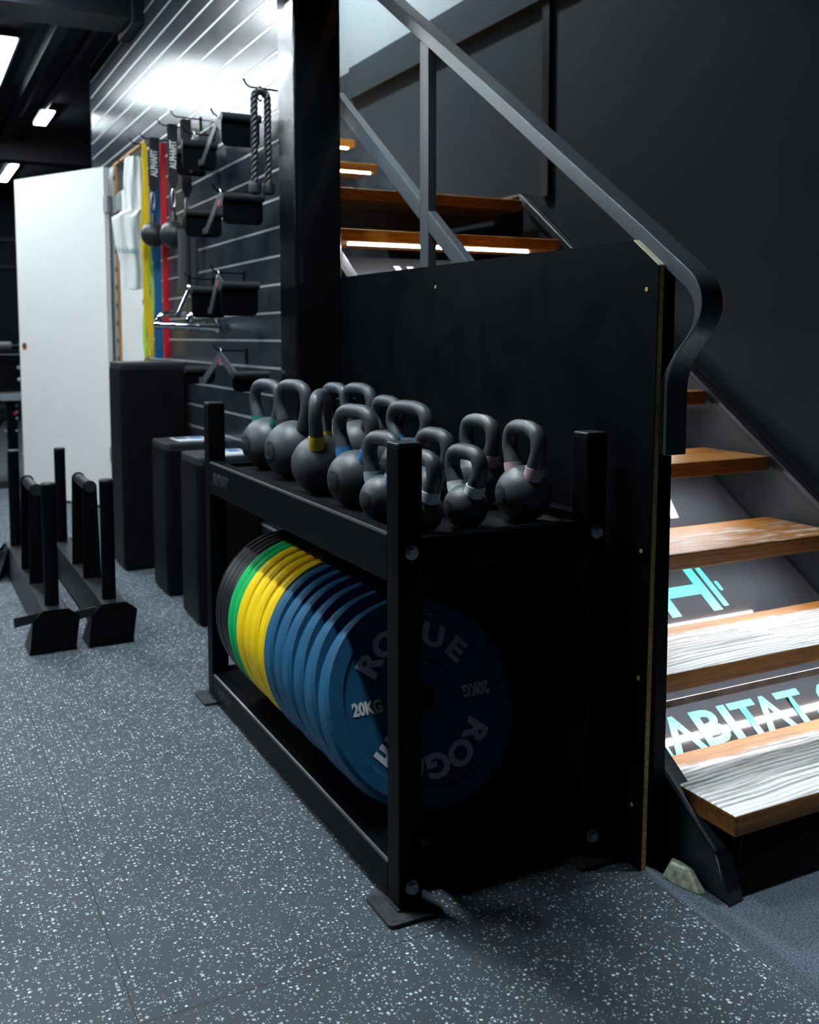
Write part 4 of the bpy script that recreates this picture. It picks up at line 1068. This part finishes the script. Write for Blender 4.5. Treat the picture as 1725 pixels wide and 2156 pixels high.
band(0.328, 0.022, 3.47, M['b_yellow'], 2.042, 0.985, 'bright yellow resistance band hanging nearest the white cloth', 0.014, 1)
band(0.350, 0.020, 3.545, M['b_lime'], 2.042, 0.980, 'lime green resistance band behind the yellow one', 0.016, 4)
band(0.383, 0.040, 3.48, M['b_blue'], 2.042, 0.975, 'blue resistance band between lime and red ones', 0.005, 2)
band(0.408, 0.022, 3.420, M['b_red'], 2.042, 0.980, 'red resistance band hanging against the wall', 0.003, 3)
band(0.362, 0.014, 3.06, M['b_purple'], 2.030, 1.50, 'dark purple resistance band between the printed straps', 0.004, 5)

# --- white cloth bag on its hook
cb = thing('cloth_bag', (0.32, 3.82, 1.99), 'white cloth bag with pale teal lettering hanging by the white door', 'bag')
def cloth(pts_rows, nx=22, depth=0.02, seed=1, th=0.004):
    """rows of (z, x_left, x_right) front sheet with folds, closed with a back sheet"""
    vs_, fs_ = [], []; rnd = random.Random(seed); nr = len(pts_rows)
    for s_ in (0, 1):
        for r_i, (z, xa, xb) in enumerate(pts_rows):
            for i in range(nx + 1):
                u_ = i / nx; e_ = math.sin(PI * u_)
                y_ = 3.80 - (depth * e_ + 0.007 * math.sin(u_ * 15 + r_i * 0.10 + seed) * e_ + 0.003 * math.sin(u_ * 23 - r_i * 0.15) * e_) if s_ == 0 else 3.806 + 0.012 * e_
                vs_.append((xa + (xb - xa) * u_, y_, z + 0.004 * math.sin(u_ * 13 + seed)))
    m_ = nr * (nx + 1)
    for s_ in (0, 1):
        for r_i in range(nr - 1):
            for i in range(nx):
                a = s_ * m_ + r_i * (nx + 1) + i
                fs_.append((a, a + 1, a + nx + 2, a + nx + 1))
    for r_i in range(nr - 1):
        for i in (0, nx):
            a = r_i * (nx + 1) + i; fs_.append((a, a + nx + 1, m_ + a + nx + 1, m_ + a))
    for r_i in (0, nr - 1):
        for i in range(nx):
            a = r_i * (nx + 1) + i; fs_.append((a, a + 1, m_ + a + 1, m_ + a))
    return MB().poly(vs_, fs_)
def rows(keys, n=8):
    out = []
    for (z0, a0, b0), (z1, a1, b1) in zip(keys, keys[1:]):
        for k in range(n): t_ = k / n; out.append((z0 + (z1 - z0) * t_, a0 + (a1 - a0) * t_, b0 + (b1 - b0) * t_))
    out.append(keys[-1]); return out
cloth(rows([(2.030, 0.322, 0.370), (2.012, 0.300, 0.408), (1.90, 0.292, 0.412), (1.66, 0.300, 0.412)]), seed=2, depth=0.016).build('handles', M['cloth'], cb, smooth=80)
cloth(rows([(1.75, 0.290, 0.412), (1.71, 0.225, 0.413), (1.60, 0.238, 0.414), (1.45, 0.268, 0.414), (1.335, 0.270, 0.415)]), seed=5, depth=0.032).build('bag_body', M['cloth'], cb, smooth=80)
add_text('printed_word', 'Habitat Gym', 0.046, M['teal_cloth'], cb, frame(Vector((0.340, 3.755, 1.535)) - wpos(cb), (1, 0, 0), (0, 0, 1)), extrude=0.0006, sx=0.80)

# ================================================================== MACHINE BEHIND THE DOOR
mc = thing('cable_machine', (-0.05, 6.15, 0), 'black padded weight machine partly hidden behind the white door', 'gym machine')
MB().tube([(-0.60, 6.05, 1.012), (-0.075, 6.05, 1.012)], 0.036, 24).build('roller_pad', M['vinyl_top'], mc, bevel=0.006)
MB().tube([(-0.02, 6.05, 1.012), (0.30, 6.05, 1.012)], 0.036, 24).build('roller_pad', M['vinyl_top'], mc, bevel=0.006)
MB().tube([(-0.62, 6.05, 1.012), (0.32, 6.05, 1.012)], 0.016, 12).build('axle', M['powder'], mc)
MB().box(-0.60, 0.32, 6.09, 6.30, 0.71, 0.955).build('housing', M['powder'], mc, bevel=0.006)
for z in (0.86, 0.775): MB().ball((-0.025, 6.088, z), 0.014, 16).build('bolt_head', M['zinc'], mc)
MB().prism(rounded(-0.165, 0.32, 0.625, 0.672, 0.014), 'y', 6.02, 6.32).build('seat_pad', M['pad'], mc, bevel=0.006)
MB().box(-0.108, -0.040, 6.14, 6.22, 0.05, 0.63).build('leg', M['powder'], mc, bevel=0.003)
MB().box(-0.005, 0.075, 6.05, 6.13, 0.05, 0.60).build('leg', M['powder'], mc, bevel=0.003)
MB().box(-0.60, -0.11, 6.18, 6.22, 0.565, 0.592).build('cross_bar', M['grip_metal'], mc, bevel=0.002)
MB().prism([(-0.50, 0.05), (-0.46, 0.05), (-0.10, 0.50), (-0.14, 0.50)], 'y', 6.2, 6.24).build('brace', M['powder'], mc, bevel=0.002)
MB().box(-0.60, 0.30, 6.00, 6.26, 0.0, 0.055).build('base', M['powder2'], mc, bevel=0.004)
for x, z, r_ in ((-0.045, 0.585, 0.012), (-0.045, 0.535, 0.011), (-0.045, 0.49, 0.010), (-0.125, 0.40, 0.010), (-0.05, 0.40, 0.008), (-0.005, 0.235, 0.020)):
    MB().ball((x, 6.045 if r_ == 0.020 else 6.13, z), r_, 14).build('bolt_head', M['zinc'], mc)
MB().ball((-0.058, 6.115, 0.525), 0.013, 14).build('adjuster_knob', M['red_plastic'], mc)['label'] = 'small red adjuster knob'
# small dark bottle-like pads in the closet mouth, seen between cloth and bands
bt_ = MB().tube([(0.47, 4.22, 0.0), (0.47, 4.22, 1.42)], 0.045, 16).build('rolled_mat', M['vinyl'], None, bevel=0.01)
center_origin(bt_, (0.47, 4.22, 0)); tag(bt_, 'dark rolled mat standing in the closet doorway', 'mat')
